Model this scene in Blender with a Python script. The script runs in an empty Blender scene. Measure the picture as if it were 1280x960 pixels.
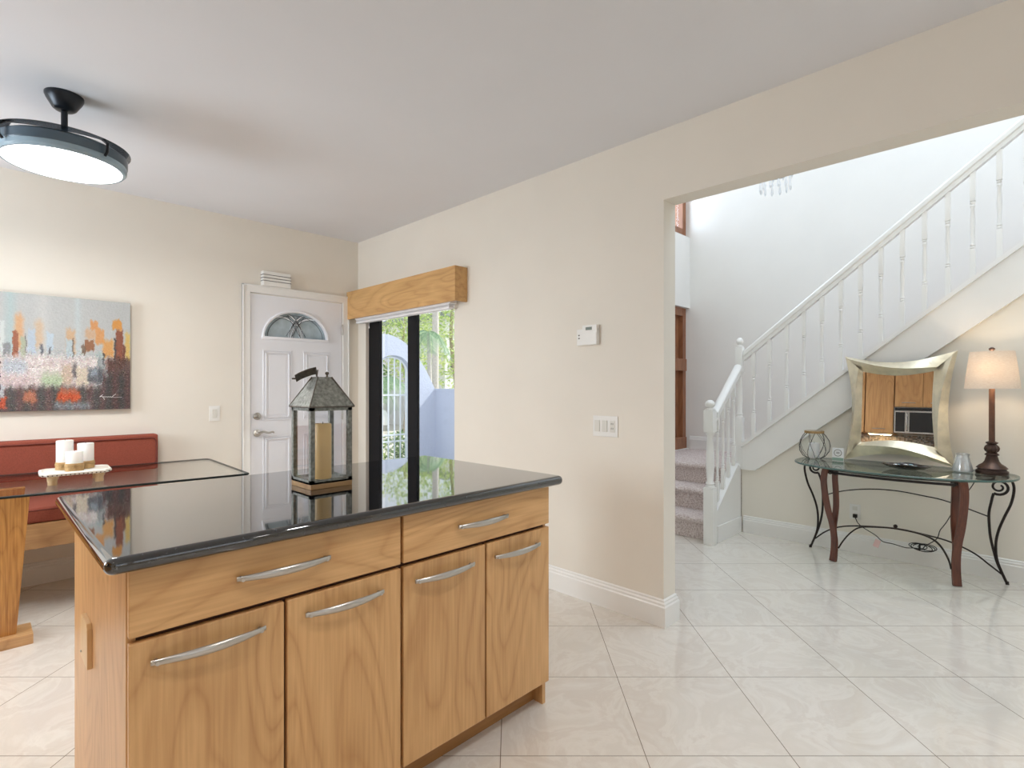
import bpy, bmesh, math, random
from mathutils import Vector, Matrix
random.seed(7)
PI = math.pi
C = bpy.context.scene.collection
AL = math.radians(45.4)

# ------------------------------------------------------------------ materials
def srgb(r, g, b):
    f = lambda c: (c/255/12.92) if c/255 <= 0.04045 else ((c/255+0.055)/1.055)**2.4
    return (f(r), f(g), f(b), 1)

def new_mat(name):
    m = bpy.data.materials.new(name); m.use_nodes = True
    nt = m.node_tree
    return m, nt, nt.nodes['Principled BSDF'], nt.nodes['Material Output']

def plain(name, col, rough=0.5, metal=0.0, spec=0.5, noise=0.04, nscale=8, bump=0.0, bscale=200, coat=0.0):
    m, nt, b, out = new_mat(name)
    b.inputs['Roughness'].default_value = rough
    b.inputs['Metallic'].default_value = metal
    b.inputs['Specular IOR Level'].default_value = spec
    b.inputs['Coat Weight'].default_value = coat
    tc = nt.nodes.new('ShaderNodeTexCoord')
    n = nt.nodes.new('ShaderNodeTexNoise'); n.inputs['Scale'].default_value = nscale; n.inputs['Detail'].default_value = 4
    nt.links.new(tc.outputs['Object'], n.inputs['Vector'])
    r = nt.nodes.new('ShaderNodeValToRGB')
    r.color_ramp.elements[0].position = 0.3; r.color_ramp.elements[1].position = 0.7
    r.color_ramp.elements[0].color = tuple(c*(1-noise) for c in col[:3])+(1,)
    r.color_ramp.elements[1].color = tuple(min(1, c*(1+noise)) for c in col[:3])+(1,)
    nt.links.new(n.outputs['Fac'], r.inputs['Fac'])
    nt.links.new(r.outputs['Color'], b.inputs['Base Color'])
    if bump:
        n2 = nt.nodes.new('ShaderNodeTexNoise'); n2.inputs['Scale'].default_value = bscale; n2.inputs['Detail'].default_value = 3
        nt.links.new(tc.outputs['Object'], n2.inputs['Vector'])
        bp = nt.nodes.new('ShaderNodeBump'); bp.inputs['Strength'].default_value = bump; bp.inputs['Distance'].default_value = 0.01
        nt.links.new(n2.outputs['Fac'], bp.inputs['Height']); nt.links.new(bp.outputs['Normal'], b.inputs['Normal'])
    return m

def ramp(nt, stops):
    r = nt.nodes.new('ShaderNodeValToRGB')
    e = r.color_ramp.elements
    while len(e) < len(stops): e.new(0.5)
    for i, (p, c) in enumerate(stops): e[i].position = p; e[i].color = c
    return r

def wood(name, light, dark, axis='Z', rough=0.38, scale=1.0, coat=0.15, fine=0.3, rnd=True):
    """axis = direction the grain runs."""
    m, nt, b, out = new_mat(name)
    b.inputs['Roughness'].default_value = rough; b.inputs['Coat Weight'].default_value = coat
    b.inputs['Coat Roughness'].default_value = 0.25
    tc = nt.nodes.new('ShaderNodeTexCoord')
    oi = nt.nodes.new('ShaderNodeObjectInfo')
    mu = nt.nodes.new('ShaderNodeVectorMath'); mu.operation = 'SCALE'; mu.inputs[0].default_value = (7.3, 5.1, 9.7)
    nt.links.new(oi.outputs['Random'], mu.inputs['Scale'])
    ad = nt.nodes.new('ShaderNodeVectorMath'); ad.operation = 'ADD'
    nt.links.new(tc.outputs['Object'], ad.inputs[0])
    if rnd: nt.links.new(mu.outputs[0], ad.inputs[1])
    def mapped(across, along):
        mp = nt.nodes.new('ShaderNodeMapping')
        s = [across*scale]*3; s['XYZ'.index(axis)] = along*scale
        mp.inputs['Scale'].default_value = s
        nt.links.new(ad.outputs[0], mp.inputs['Vector']); return mp
    m1 = mapped(3.4, 0.8)
    n1 = nt.nodes.new('ShaderNodeTexNoise'); n1.inputs['Scale'].default_value = 1.0; n1.inputs['Detail'].default_value = 2.0; n1.inputs['Distortion'].default_value = 0.5
    nt.links.new(m1.outputs[0], n1.inputs['Vector'])
    mm = nt.nodes.new('ShaderNodeMath'); mm.operation = 'MULTIPLY'; mm.inputs[1].default_value = 13
    nt.links.new(n1.outputs['Fac'], mm.inputs[0])
    fr = nt.nodes.new('ShaderNodeMath'); fr.operation = 'FRACT'
    nt.links.new(mm.outputs[0], fr.inputs[0])
    m2 = mapped(120, 4)
    n2 = nt.nodes.new('ShaderNodeTexNoise'); n2.inputs['Scale'].default_value = 1.0; n2.inputs['Detail'].default_value = 4
    nt.links.new(m2.outputs[0], n2.inputs['Vector'])
    m3 = mapped(3.2, 1.2)
    n3 = nt.nodes.new('ShaderNodeTexNoise'); n3.inputs['Scale'].default_value = 1.0; n3.inputs['Detail'].default_value = 3
    nt.links.new(m3.outputs[0], n3.inputs['Vector'])
    mid = tuple((a*0.3+c*0.7) for a, c in zip(light, dark))
    soft = tuple((a*0.68+c*0.32) for a, c in zip(light, dark))
    rings = ramp(nt, [(0.0, mid), (0.12, soft), (0.5, light), (0.86, soft), (1.0, mid)])
    nt.links.new(fr.outputs[0], rings.inputs['Fac'])
    fin = ramp(nt, [(0.38, dark), (0.62, light)])
    nt.links.new(n2.outputs['Fac'], fin.inputs['Fac'])
    mx = nt.nodes.new('ShaderNodeMix'); mx.data_type = 'RGBA'; mx.inputs['Factor'].default_value = fine
    nt.links.new(rings.outputs['Color'], mx.inputs['A']); nt.links.new(fin.outputs['Color'], mx.inputs['B'])
    big = ramp(nt, [(0.35, (0.86, 0.84, 0.82, 1)), (0.65, (1, 1, 1, 1))])
    nt.links.new(n3.outputs['Fac'], big.inputs['Fac'])
    mx2 = nt.nodes.new('ShaderNodeMix'); mx2.data_type = 'RGBA'; mx2.blend_type = 'MULTIPLY'; mx2.inputs['Factor'].default_value = 1
    nt.links.new(mx.outputs['Result'], mx2.inputs['A']); nt.links.new(big.outputs['Color'], mx2.inputs['B'])
    nt.links.new(mx2.outputs['Result'], b.inputs['Base Color'])
    return m

def glass(name, tint=(1, 1, 1, 1), f0=0.06, rough=0.0, dens=1.0):
    """thin pane: transparent + mirror reflection by Fresnel."""
    m = bpy.data.materials.new(name); m.use_nodes = True
    nt = m.node_tree; nt.nodes.clear()
    out = nt.nodes.new('ShaderNodeOutputMaterial')
    t = nt.nodes.new('ShaderNodeBsdfTransparent'); t.inputs['Color'].default_value = tint
    g = nt.nodes.new('ShaderNodeBsdfGlossy'); g.inputs['Roughness'].default_value = rough
    lw = nt.nodes.new('ShaderNodeLayerWeight'); lw.inputs['Blend'].default_value = 0.5
    pw = nt.nodes.new('ShaderNodeMath'); pw.operation = 'POWER'; pw.inputs[1].default_value = 4.5
    nt.links.new(lw.outputs['Facing'], pw.inputs[0])
    mt = nt.nodes.new('ShaderNodeMath'); mt.operation = 'MULTIPLY_ADD'; mt.inputs[1].default_value = 0.8*min(1.1, dens); mt.inputs[2].default_value = 0.035*dens; mt.use_clamp = True
    nt.links.new(pw.outputs[0], mt.inputs[0])
    mx = nt.nodes.new('ShaderNodeMixShader')
    nt.links.new(mt.outputs[0], mx.inputs['Fac'])
    nt.links.new(t.outputs[0], mx.inputs[1]); nt.links.new(g.outputs[0], mx.inputs[2])
    nt.links.new(mx.outputs[0], out.inputs['Surface'])
    return m

def emission(name, col, strength):
    m = bpy.data.materials.new(name); m.use_nodes = True
    nt = m.node_tree; nt.nodes.clear()
    out = nt.nodes.new('ShaderNodeOutputMaterial'); e = nt.nodes.new('ShaderNodeEmission')
    e.inputs['Color'].default_value = col; e.inputs['Strength'].default_value = strength
    nt.links.new(e.outputs[0], out.inputs['Surface']); return m

M = {}
M['wall'] = plain('cream_paint', srgb(235, 229, 218), 0.6, spec=0.25, noise=0.015, nscale=3)
M['hallwall'] = plain('white_paint', srgb(238, 236, 232), 0.6, spec=0.25, noise=0.012, nscale=3)
M['kneewall'] = plain('white_paint_warm_lit', srgb(238, 233, 222), 0.6, spec=0.25, noise=0.012, nscale=3)  # hall white made creamier: the wall's warmer lighting put into the colour
M['ceiling'] = plain('ceiling_paint', srgb(226, 227, 231), 0.75, spec=0.2, noise=0.012, nscale=2)
M['trim'] = plain('white_trim_gloss', srgb(240, 239, 236), 0.3, noise=0.01)
M['doorwhite'] = plain('white_door', srgb(238, 239, 244), 0.35, noise=0.01)
M['plastic'] = plain('white_plastic', srgb(238, 237, 233), 0.35, noise=0.01)
M['plastic2'] = plain('off_white_plastic', srgb(222, 220, 212), 0.35, noise=0.01)
M['maple'] = wood('maple_vertical', srgb(230, 184, 128), srgb(192, 140, 86), 'Z')
M['maple_h'] = wood('maple_horizontal', srgb(230, 184, 128), srgb(192, 140, 86), 'X')
M['maple_y'] = wood('maple_valance', srgb(222, 178, 118), srgb(186, 136, 80), 'Y', fine=0.25)
M['cover'] = wood('pale_maple', srgb(240, 208, 160), srgb(222, 180, 124), 'Z')
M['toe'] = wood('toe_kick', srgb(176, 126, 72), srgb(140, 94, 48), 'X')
M['cabdark'] = plain('cabinet_gap', srgb(70, 38, 18), 0.7)
M['oak'] = wood('pedestal_oak', srgb(206, 152, 84), srgb(146, 92, 40), 'Z', scale=1.3, fine=0.5)
M['oak_h'] = wood('bench_oak', srgb(218, 176, 126), srgb(176, 130, 82), 'X', fine=0.3)
M['steel'] = plain('brushed_nickel', srgb(196, 192, 186), 0.28, metal=1.0, noise=0.03, nscale=60)
M['chrome'] = plain('polished_metal', srgb(200, 200, 200), 0.12, metal=1.0, noise=0.02)
M['black'] = plain('black_frame', srgb(9, 9, 15), 0.5, spec=0.3)
M['fanblack'] = plain('black_fan_metal', srgb(38, 42, 48), 0.35, metal=0.5)
M['fanring'] = plain('smoked_ring', srgb(74, 92, 106), 0.3, spec=0.6)
M['fanblade'] = glass('smoky_blade', (0.32, 0.34, 0.36, 1), dens=1.6)
M['diffuser'] = emission('lit_diffuser', (1, 0.985, 0.96, 1), 5.0)
M['diffrim'] = plain('diffuser_rim', srgb(150, 172, 186), 0.25)
M['iron'] = plain('wrought_iron', srgb(52, 44, 42), 0.45, metal=0.6, noise=0.15, nscale=40)
M['mahog'] = wood('reddish_wood', srgb(122, 70, 52), srgb(72, 40, 34), 'Z', fine=0.4, rough=0.3)
M['window_wood'] = wood('brown_window_wood', srgb(166, 112, 78), srgb(120, 74, 48), 'Z', fine=0.3)
M['rust'] = plain('rust_red_fabric', srgb(150, 76, 58), 0.9, noise=0.12, nscale=150, bump=0.3, bscale=600)
M['piping'] = plain('dark_piping', srgb(112, 50, 40), 0.8)
M['wax'] = plain('white_wax', srgb(230, 229, 226), 0.5); M['wax'].node_tree.nodes['Principled BSDF'].inputs['Subsurface Weight'].default_value = 0.2
M['amber_wax'] = plain('amber_wax', srgb(246, 206, 136), 0.45, noise=0.05, nscale=14)
M['burlap'] = plain('burlap', srgb(184, 152, 106), 0.95, noise=0.25, nscale=260)
M['twine'] = plain('twine', srgb(170, 140, 96), 0.95)
M['wick'] = plain('wick', srgb(60, 50, 40), 0.9)
M['traywood'] = plain('whitewashed_tray', srgb(226, 221, 212), 0.6)
M['bead'] = plain('brown_bead', srgb(96, 74, 54), 0.5)
M['trayfoot'] = wood('tray_foot', srgb(216, 190, 150), srgb(178, 146, 104), 'Z')
M['galv'] = plain('galvanised_metal', srgb(140, 142, 136), 0.55, metal=0.45, noise=0.38, nscale=90, bump=0.25, bscale=120)
M['galvdark'] = plain('dark_galvanised', srgb(112, 106, 98), 0.6, metal=0.4, noise=0.3, nscale=90)
M['basewood'] = wood('lantern_base_wood', srgb(196, 158, 112), srgb(150, 112, 72), 'X')
M['glass'] = glass('clear_glass', (0.985, 0.99, 1, 1))
M['pane'] = glass('window_glass', (0.97, 0.99, 1, 1))
M['tableglass'] = glass('table_glass', (0.99, 0.998, 0.995, 1), dens=0.6)
M['consoleglass'] = glass('console_glass', (0.88, 0.94, 0.92, 1), dens=1.6)
M['glassedge'] = plain('green_glass_edge', srgb(14, 26, 26), 0.35, spec=0.3)
M['consoleedge'] = plain('teal_glass_edge', srgb(66, 96, 90), 0.15, spec=0.8)
M['globeglass'] = glass('bubbled_glass', (0.97, 0.98, 0.98, 1), dens=1.6)
M['frosted'] = plain('leaded_glass', srgb(168, 184, 192), 0.2, noise=0.18, nscale=12)
M['bevelglass'] = plain('bevelled_glass', srgb(226, 234, 240), 0.12)
M['came'] = plain('lead_came', srgb(86, 92, 98), 0.4, metal=0.5)
M['mirror'] = plain('mirror_silver', (0.93, 0.93, 0.93, 1), 0.0, metal=1.0, noise=0)
M['champagne'] = plain('champagne_leaf', srgb(230, 219, 194), 0.3, metal=0.6, noise=0.12, nscale=16, bump=0.15, bscale=50)
M['silverleaf'] = plain('silver_leaf', srgb(236, 234, 226), 0.35, metal=0.45, noise=0.08, nscale=16)
M['bronze'] = plain('bronze_resin', srgb(68, 48, 40), 0.4, metal=0.35, noise=0.25, nscale=50)
M['lampwood'] = plain('brown_lamp_pole', srgb(92, 62, 46), 0.4, metal=0.2, noise=0.2, nscale=40)
M['carpet'] = None
M['pewter'] = plain('frosted_silver_glass', srgb(214, 218, 220), 0.2, metal=0.55, noise=0.1, nscale=30)
M['bowl'] = plain('dark_bowl', srgb(52, 42, 36), 0.25, metal=0.3, noise=0.4, nscale=40)
M['blueglass'] = plain('shiny_pebble', srgb(130, 160, 170), 0.1, noise=0.4, nscale=30)
M['card'] = plain('card_white', srgb(250, 250, 250), 0.6)
M['cardgrey'] = plain('card_grey', srgb(110, 106, 100), 0.6)
M['cardgreen'] = plain('card_green', srgb(150, 176, 160), 0.5)
M['cord'] = plain('black_cord', srgb(40, 36, 34), 0.6)
M['tag'] = plain('pink_tag', srgb(240, 206, 204), 0.7)
M['screen'] = plain('lcd_grey', srgb(112, 122, 112), 0.3)
M['stucco'] = plain('blue_white_stucco', srgb(198, 206, 224), 0.9, noise=0.04, nscale=30, bump=0.8, bscale=22)
M['gatewhite'] = plain('white_iron', srgb(225, 232, 238), 0.4)
M['concrete'] = plain('pale_paving', srgb(200, 196, 188), 0.85, noise=0.1)
M['houseW'] = plain('white_house', srgb(235, 235, 235), 0.8)
M['houseG'] = plain('grey_balcony', srgb(140, 146, 146), 0.8)
M['darkglass'] = plain('dark_window', srgb(50, 62, 74), 0.1)
M['bark'] = plain('bark', srgb(168, 154, 136), 0.9, noise=0.3, nscale=20)
M['palmbark'] = plain('palm_bark', srgb(198, 192, 182), 0.9, noise=0.15, nscale=20)
M['leafA'] = plain('bright_leaf', srgb(150, 190, 90), 0.6, noise=0.5, nscale=2.5)
M['leafB'] = plain('deep_leaf', srgb(96, 140, 84), 0.6, noise=0.5, nscale=2.5)
M['leafP'] = plain('palm_leaf', srgb(140, 176, 150), 0.5, noise=0.3, nscale=3)
M['carpaint'] = plain('silver_car', srgb(226, 230, 234), 0.2, metal=0.2, coat=0.5)
M['carglass'] = plain('car_glass', srgb(60, 96, 96), 0.05)
M['tyre'] = plain('tyre', srgb(30, 30, 32), 0.8)
M['asphalt'] = plain('asphalt', srgb(150, 150, 150), 0.9)
M['granite'] = None
M['stainless'] = plain('stainless', srgb(190, 190, 190), 0.25, metal=1.0)
M['mwblack'] = plain('black_glass', srgb(30, 32, 36), 0.1)
M['crystal'] = plain('crystal', srgb(240, 244, 250), 0.05, noise=0.02, spec=1.0)
M['blind'] = plain('white_blind', srgb(240, 240, 242), 0.5)

def leafy(name, lo, hi, tr=.5):
    m = bpy.data.materials.new(name); m.use_nodes = True
    nt = m.node_tree; nt.nodes.clear()
    out = nt.nodes.new('ShaderNodeOutputMaterial'); d = nt.nodes.new('ShaderNodeBsdfDiffuse'); t = nt.nodes.new('ShaderNodeBsdfTranslucent')
    g = nt.nodes.new('ShaderNodeNewGeometry'); r = ramp(nt, [(0, lo), (1, hi)])
    nt.links.new(g.outputs['Random Per Island'], r.inputs['Fac'])
    nt.links.new(r.outputs['Color'], d.inputs['Color']); nt.links.new(r.outputs['Color'], t.inputs['Color'])
    mx = nt.nodes.new('ShaderNodeMixShader'); mx.inputs['Fac'].default_value = tr
    nt.links.new(d.outputs[0], mx.inputs[1]); nt.links.new(t.outputs[0], mx.inputs[2]); nt.links.new(mx.outputs[0], out.inputs['Surface'])
    return m
M['leafA'] = leafy('bright_leaf', srgb(160, 190, 110), srgb(242, 246, 190), .6)
M['leafB'] = leafy('deep_leaf', srgb(96, 126, 92), srgb(196, 216, 168), .6)
M['leafP'] = leafy('palm_leaf', srgb(120, 156, 128), srgb(204, 222, 190))
def mk_carpet():
    m, nt, b, out = new_mat('pinkish_carpet')
    b.inputs['Roughness'].default_value = 1.0; b.inputs['Specular IOR Level'].default_value = 0.1
    tc = nt.nodes.new('ShaderNodeTexCoord')
    n = nt.nodes.new('ShaderNodeTexNoise'); n.inputs['Scale'].default_value = 90; n.inputs['Detail'].default_value = 6
    nt.links.new(tc.outputs['Object'], n.inputs['Vector'])
    r = ramp(nt, [(0.3, srgb(184, 164, 158)), (0.52, srgb(224, 210, 206)), (0.75, srgb(244, 236, 234))])
    nt.links.new(n.outputs['Fac'], r.inputs['Fac']); nt.links.new(r.outputs['Color'], b.inputs['Base Color'])
    bp = nt.nodes.new('ShaderNodeBump'); bp.inputs['Strength'].default_value = 0.9; bp.inputs['Distance'].default_value = 0.012
    nt.links.new(n.outputs['Fac'], bp.inputs['Height']); nt.links.new(bp.outputs['Normal'], b.inputs['Normal'])
    return m
M['carpet'] = mk_carpet()

def mk_granite():
    m, nt, b, out = new_mat('black_speckled_granite')
    b.inputs['Roughness'].default_value = 0.045; b.inputs['Specular IOR Level'].default_value = 0.95
    b.inputs['Coat Weight'].default_value = 0.7; b.inputs['Coat Roughness'].default_value = 0.02; b.inputs['Coat IOR'].default_value = 1.6
    tc = nt.nodes.new('ShaderNodeTexCoord')
    n = nt.nodes.new('ShaderNodeTexVoronoi'); n.inputs['Scale'].default_value = 380
    nt.links.new(tc.outputs['Object'], n.inputs['Vector'])
    n2 = nt.nodes.new('ShaderNodeTexNoise'); n2.inputs['Scale'].default_value = 130; n2.inputs['Detail'].default_value = 5
    nt.links.new(tc.outputs['Object'], n2.inputs['Vector'])
    r = ramp(nt, [(0.46, srgb(7, 7, 9)), (0.60, srgb(16, 16, 20)), (0.74, srgb(78, 80, 88))])
    nt.links.new(n2.outputs['Fac'], r.inputs['Fac']); nt.links.new(r.outputs['Color'], b.inputs['Base Color'])
    return m
M['granite'] = mk_granite()

def mk_floor():
    m, nt, b, out = new_mat('cream_marble_tile')
    b.inputs['Roughness'].default_value = 0.09; b.inputs['Specular IOR Level'].default_value = 0.5
    b.inputs['Coat Weight'].default_value = 0.35; b.inputs['Coat Roughness'].default_value = 0.04
    tc = nt.nodes.new('ShaderNodeTexCoord')
    mp = nt.nodes.new('ShaderNodeMapping'); mp.inputs['Rotation'].default_value = (0, 0, AL)
    mp.inputs['Location'].default_value = (50.0, 50-0.333, 0)
    nt.links.new(tc.outputs['Object'], mp.inputs['Vector'])
    br = nt.nodes.new('ShaderNodeTexBrick'); br.offset = 0; br.squash = 1
    br.inputs['Scale'].default_value = 1; br.inputs['Brick Width'].default_value = 0.5; br.inputs['Row Height'].default_value = 0.5
    br.inputs['Mortar Size'].default_value = 0.0016; br.inputs['Mortar Smooth'].default_value = 0.2; br.inputs['Bias'].default_value = 0
    br.inputs['Color1'].default_value = (0, 0, 0, 1); br.inputs['Color2'].default_value = (1, 1, 1, 1); br.inputs['Mortar'].default_value = (0.5, 0.5, 0.5, 1)
    nt.links.new(mp.outputs[0], br.inputs['Vector'])
    # per tile offset of the marbling
    sc = nt.nodes.new('ShaderNodeVectorMath'); sc.operation = 'SCALE'; sc.inputs['Scale'].default_value = 11
    nt.links.new(br.outputs['Color'], sc.inputs[0])
    ad = nt.nodes.new('ShaderNodeVectorMath'); ad.operation = 'ADD'
    nt.links.new(mp.outputs[0], ad.inputs[0]); nt.links.new(sc.outputs[0], ad.inputs[1])
    n = nt.nodes.new('ShaderNodeTexNoise'); n.inputs['Scale'].default_value = 3.2; n.inputs['Detail'].default_value = 7; n.inputs['Distortion'].default_value = 1.6; n.inputs['Roughness'].default_value = 0.62
    nt.links.new(ad.outputs[0], n.inputs['Vector'])
    r = ramp(nt, [(0.28, srgb(229, 222, 213)), (0.42, srgb(224, 217, 207)), (0.5, srgb(231, 225, 216)), (0.56, srgb(222, 214, 204)), (0.72, srgb(232, 227, 219))])
    nt.links.new(n.outputs['Fac'], r.inputs['Fac'])
    mx = nt.nodes.new('ShaderNodeMix'); mx.data_type = 'RGBA'
    nt.links.new(br.outputs['Fac'], mx.inputs['Factor'])
    nt.links.new(r.outputs['Color'], mx.inputs['A']); mx.inputs['B'].default_value = srgb(128, 116, 100)
    nt.links.new(mx.outputs['Result'], b.inputs['Base Color'])
    return m
M['floor'] = mk_floor()

def mk_backsplash():
    m, nt, b, out = new_mat('mosaic_backsplash')
    b.inputs['Roughness'].default_value = 0.25
    tc = nt.nodes.new('ShaderNodeTexCoord')
    mp = nt.nodes.new('ShaderNodeMapping'); mp.inputs['Rotation'].default_value = (0, PI/2, 0)
    nt.links.new(tc.outputs['Object'], mp.inputs['Vector'])
    v = nt.nodes.new('ShaderNodeTexVoronoi'); v.inputs['Scale'].default_value = 45; v.inputs['Randomness'].default_value = 0.1
    nt.links.new(mp.outputs[0], v.inputs['Vector'])
    r = ramp(nt, [(0.2, srgb(120, 116, 112)), (0.5, srgb(190, 184, 176)), (0.8, srgb(150, 130, 112))])
    s = nt.nodes.new('ShaderNodeSeparateColor'); nt.links.new(v.outputs['Color'], s.inputs[0])
    nt.links.new(s.outputs[0], r.inputs['Fac']); nt.links.new(r.outputs['Color'], b.inputs['Base Color'])
    return m
M['mosaic'] = mk_backsplash()

def mk_shade():
    m = bpy.data.materials.new('linen_shade'); m.use_nodes = True
    nt = m.node_tree; nt.nodes.clear()
    out = nt.nodes.new('ShaderNodeOutputMaterial')
    d = nt.nodes.new('ShaderNodeBsdfDiffuse'); t = nt.nodes.new('ShaderNodeBsdfTranslucent')
    tc = nt.nodes.new('ShaderNodeTexCoord')
    n = nt.nodes.new('ShaderNodeTexNoise'); n.inputs['Scale'].default_value = 1
    mp = nt.nodes.new('ShaderNodeMapping'); mp.inputs['Scale'].default_value = (60, 60, 500)
    nt.links.new(tc.outputs['Object'], mp.inputs['Vector']); nt.links.new(mp.outputs[0], n.inputs['Vector'])
    r = ramp(nt, [(0.3, srgb(226, 214, 200)), (0.7, srgb(242, 234, 222))])
    nt.links.new(n.outputs['Fac'], r.inputs['Fac'])
    nt.links.new(r.outputs['Color'], d.inputs['Color']); nt.links.new(r.outputs['Color'], t.inputs['Color'])
    mx = nt.nodes.new('ShaderNodeMixShader'); mx.inputs['Fac'].default_value = 0.24
    nt.links.new(d.outputs[0], mx.inputs[1]); nt.links.new(t.outputs[0], mx.inputs[2]); nt.links.new(mx.outputs[0], out.inputs['Surface'])
    return m
M['shade'] = mk_shade()

def mk_paint():
    m, nt, b, out = new_mat('painted_canvas')
    b.inputs['Roughness'].default_value = 0.45
    a = nt.nodes.new('ShaderNodeVertexColor'); a.layer_name = 'Col'
    nt.links.new(a.outputs['Color'], b.inputs['Base Color'])
    tc = nt.nodes.new('ShaderNodeTexCoord')
    n2 = nt.nodes.new('ShaderNodeTexNoise'); n2.inputs['Scale'].default_value = 60; n2.inputs['Detail'].default_value = 5
    nt.links.new(tc.outputs['Object'], n2.inputs['Vector'])
    bp = nt.nodes.new('ShaderNodeBump'); bp.inputs['Strength'].default_value = 0.3; bp.inputs['Distance'].default_value = 0.01
    nt.links.new(n2.outputs['Fac'], bp.inputs['Height']); nt.links.new(bp.outputs['Normal'], b.inputs['Normal'])
    return m
M['paint'] = mk_paint()

# ------------------------------------------------------------------ mesh helpers
class MB:
    def __init__(s): s.bm = bmesh.new()
    def _merge(s, t):
        me = bpy.data.meshes.new('t'); t.to_mesh(me); t.free(); s.bm.from_mesh(me); bpy.data.meshes.remove(me)
    def box(s, x0, x1, y0, y1, z0, z1, bev=0.0, seg=2, rot=None, piv=None):
        t = bmesh.new(); bmesh.ops.create_cube(t, size=1)
        for v in t.verts:
            v.co = Vector(((x0+x1)/2+v.co.x*(x1-x0), (y0+y1)/2+v.co.y*(y1-y0), (z0+z1)/2+v.co.z*(z1-z0)))
        if bev: bmesh.ops.bevel(t, geom=t.edges[:], offset=bev, segments=seg, profile=0.7, affect='EDGES')
        if rot:
            p = Vector(piv) if piv else Vector(((x0+x1)/2, (y0+y1)/2, (z0+z1)/2))
            bmesh.ops.transform(t, matrix=Matrix.Translation(p) @ rot @ Matrix.Translation(-p), verts=t.verts)
        s._merge(t); return s
    def poly(s, pts, vec, bev=0.0):
        """extrude polygon pts (3d, planar) along vec."""
        t = bmesh.new(); n = len(pts); vec = Vector(vec)
        a = [t.verts.new(p) for p in pts]; b = [t.verts.new(Vector(p)+vec) for p in pts]
        t.faces.new(a[::-1]); t.faces.new(b)
        for i in range(n): t.faces.new((a[i], a[(i+1) % n], b[(i+1) % n], b[i]))
        bmesh.ops.recalc_face_normals(t, faces=t.faces)
        if bev: bmesh.ops.bevel(t, geom=t.edges[:], offset=bev, segments=2, profile=0.7, affect='EDGES')
        s._merge(t); return s
    def ring(s, outer, inner, vec):
        """plate with a hole; outer and inner lists of same length."""
        t = bmesh.new(); n = len(outer); vec = Vector(vec)
        oa = [t.verts.new(p) for p in outer]; ia = [t.verts.new(p) for p in inner]
        ob = [t.verts.new(Vector(p)+vec) for p in outer]; ib = [t.verts.new(Vector(p)+vec) for p in inner]
        for i in range(n):
            j = (i+1) % n
            for q in ((oa[i], oa[j], ia[j], ia[i]), (ob[i], ib[i], ib[j], ob[j]), (oa[i], ob[i], ob[j], oa[j]), (ia[i], ia[j], ib[j], ib[i])):
                try: t.faces.new(q)
                except ValueError: pass
        bmesh.ops.recalc_face_normals(t, faces=t.faces)
        s._merge(t); return s
    def lathe(s, c, prof, n=24, axis='Z', flute=0, fl_amp=0.0):
        """prof: list of (r, h)."""
        t = bmesh.new(); rows = []
        for r, h in prof:
            row = []
            for i in range(n):
                a = 2*PI*i/n; rr = r*(1+fl_amp*math.cos(flute*a)) if flute else r
                p = (rr*math.cos(a), rr*math.sin(a), h)
                if axis == 'X': p = (h, p[0], p[1])
                if axis == 'Y': p = (p[0], h, p[1])
                row.append(t.verts.new(Vector(c)+Vector(p)))
            rows.append(row)
        for a, b in zip(rows, rows[1:]):
            for i in range(n): t.faces.new((a[i], a[(i+1) % n], b[(i+1) % n], b[i]))
        if prof[0][0] > 1e-5: t.faces.new(rows[0])
        if prof[-1][0] > 1e-5: t.faces.new(rows[-1][::-1])
        bmesh.ops.remove_doubles(t, verts=t.verts, dist=1e-6)
        bmesh.ops.recalc_face_normals(t, faces=t.faces)
        s._merge(t); return s
    def tube(s, pts, r, n=8, closed=False):
        pts = [Vector(p) for p in pts]; N = len(pts)
        rad = r if isinstance(r, (list, tuple)) else [r]*N
        t = bmesh.new(); rows = []; up = None
        for i in range(N):
            if closed: d = pts[(i+1) % N]-pts[i-1]
            else: d = pts[min(i+1, N-1)]-pts[max(i-1, 0)]
            d.normalize()
            if up is None: up = d.orthogonal().normalized()
            up = (up-d*up.dot(d)); up = up.normalized() if up.length > 1e-6 else d.orthogonal().normalized()
            sd = d.cross(up)
            rows.append([t.verts.new(pts[i]+(up*math.cos(2*PI*k/n)+sd*math.sin(2*PI*k/n))*rad[i]) for k in range(n)])
        prs = list(zip(rows, rows[1:]))
        if closed: prs.append((rows[-1], rows[0]))
        for a, b in prs:
            for k in range(n): t.faces.new((a[k], a[(k+1) % n], b[(k+1) % n], b[k]))
        if not closed: t.faces.new(rows[0][::-1]); t.faces.new(rows[-1])
        bmesh.ops.recalc_face_normals(t, faces=t.faces)
        s._merge(t); return s
    def strip(s, pts, wdir, w, th):
        """rectangular section w (along wdir) x th swept along pts."""
        pts = [Vector(p) for p in pts]; N = len(pts); wdir = Vector(wdir).normalized()
        ths = th if isinstance(th, (list, tuple)) else [th]*N
        t = bmesh.new(); rows = []
        for i in range(N):
            d = (pts[min(i+1, N-1)]-pts[max(i-1, 0)]).normalized(); nn = d.cross(wdir).normalized()
            rows.append([t.verts.new(pts[i]+wdir*a*w/2+nn*b*ths[i]/2) for a, b in ((-1, -1), (1, -1), (1, 1), (-1, 1))])
        for a, b in zip(rows, rows[1:]):
            for k in range(4): t.faces.new((a[k], a[(k+1) % 4], b[(k+1) % 4], b[k]))
        t.faces.new(rows[0][::-1]); t.faces.new(rows[-1])
        bmesh.ops.recalc_face_normals(t, faces=t.faces)
        s._merge(t); return s
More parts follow.
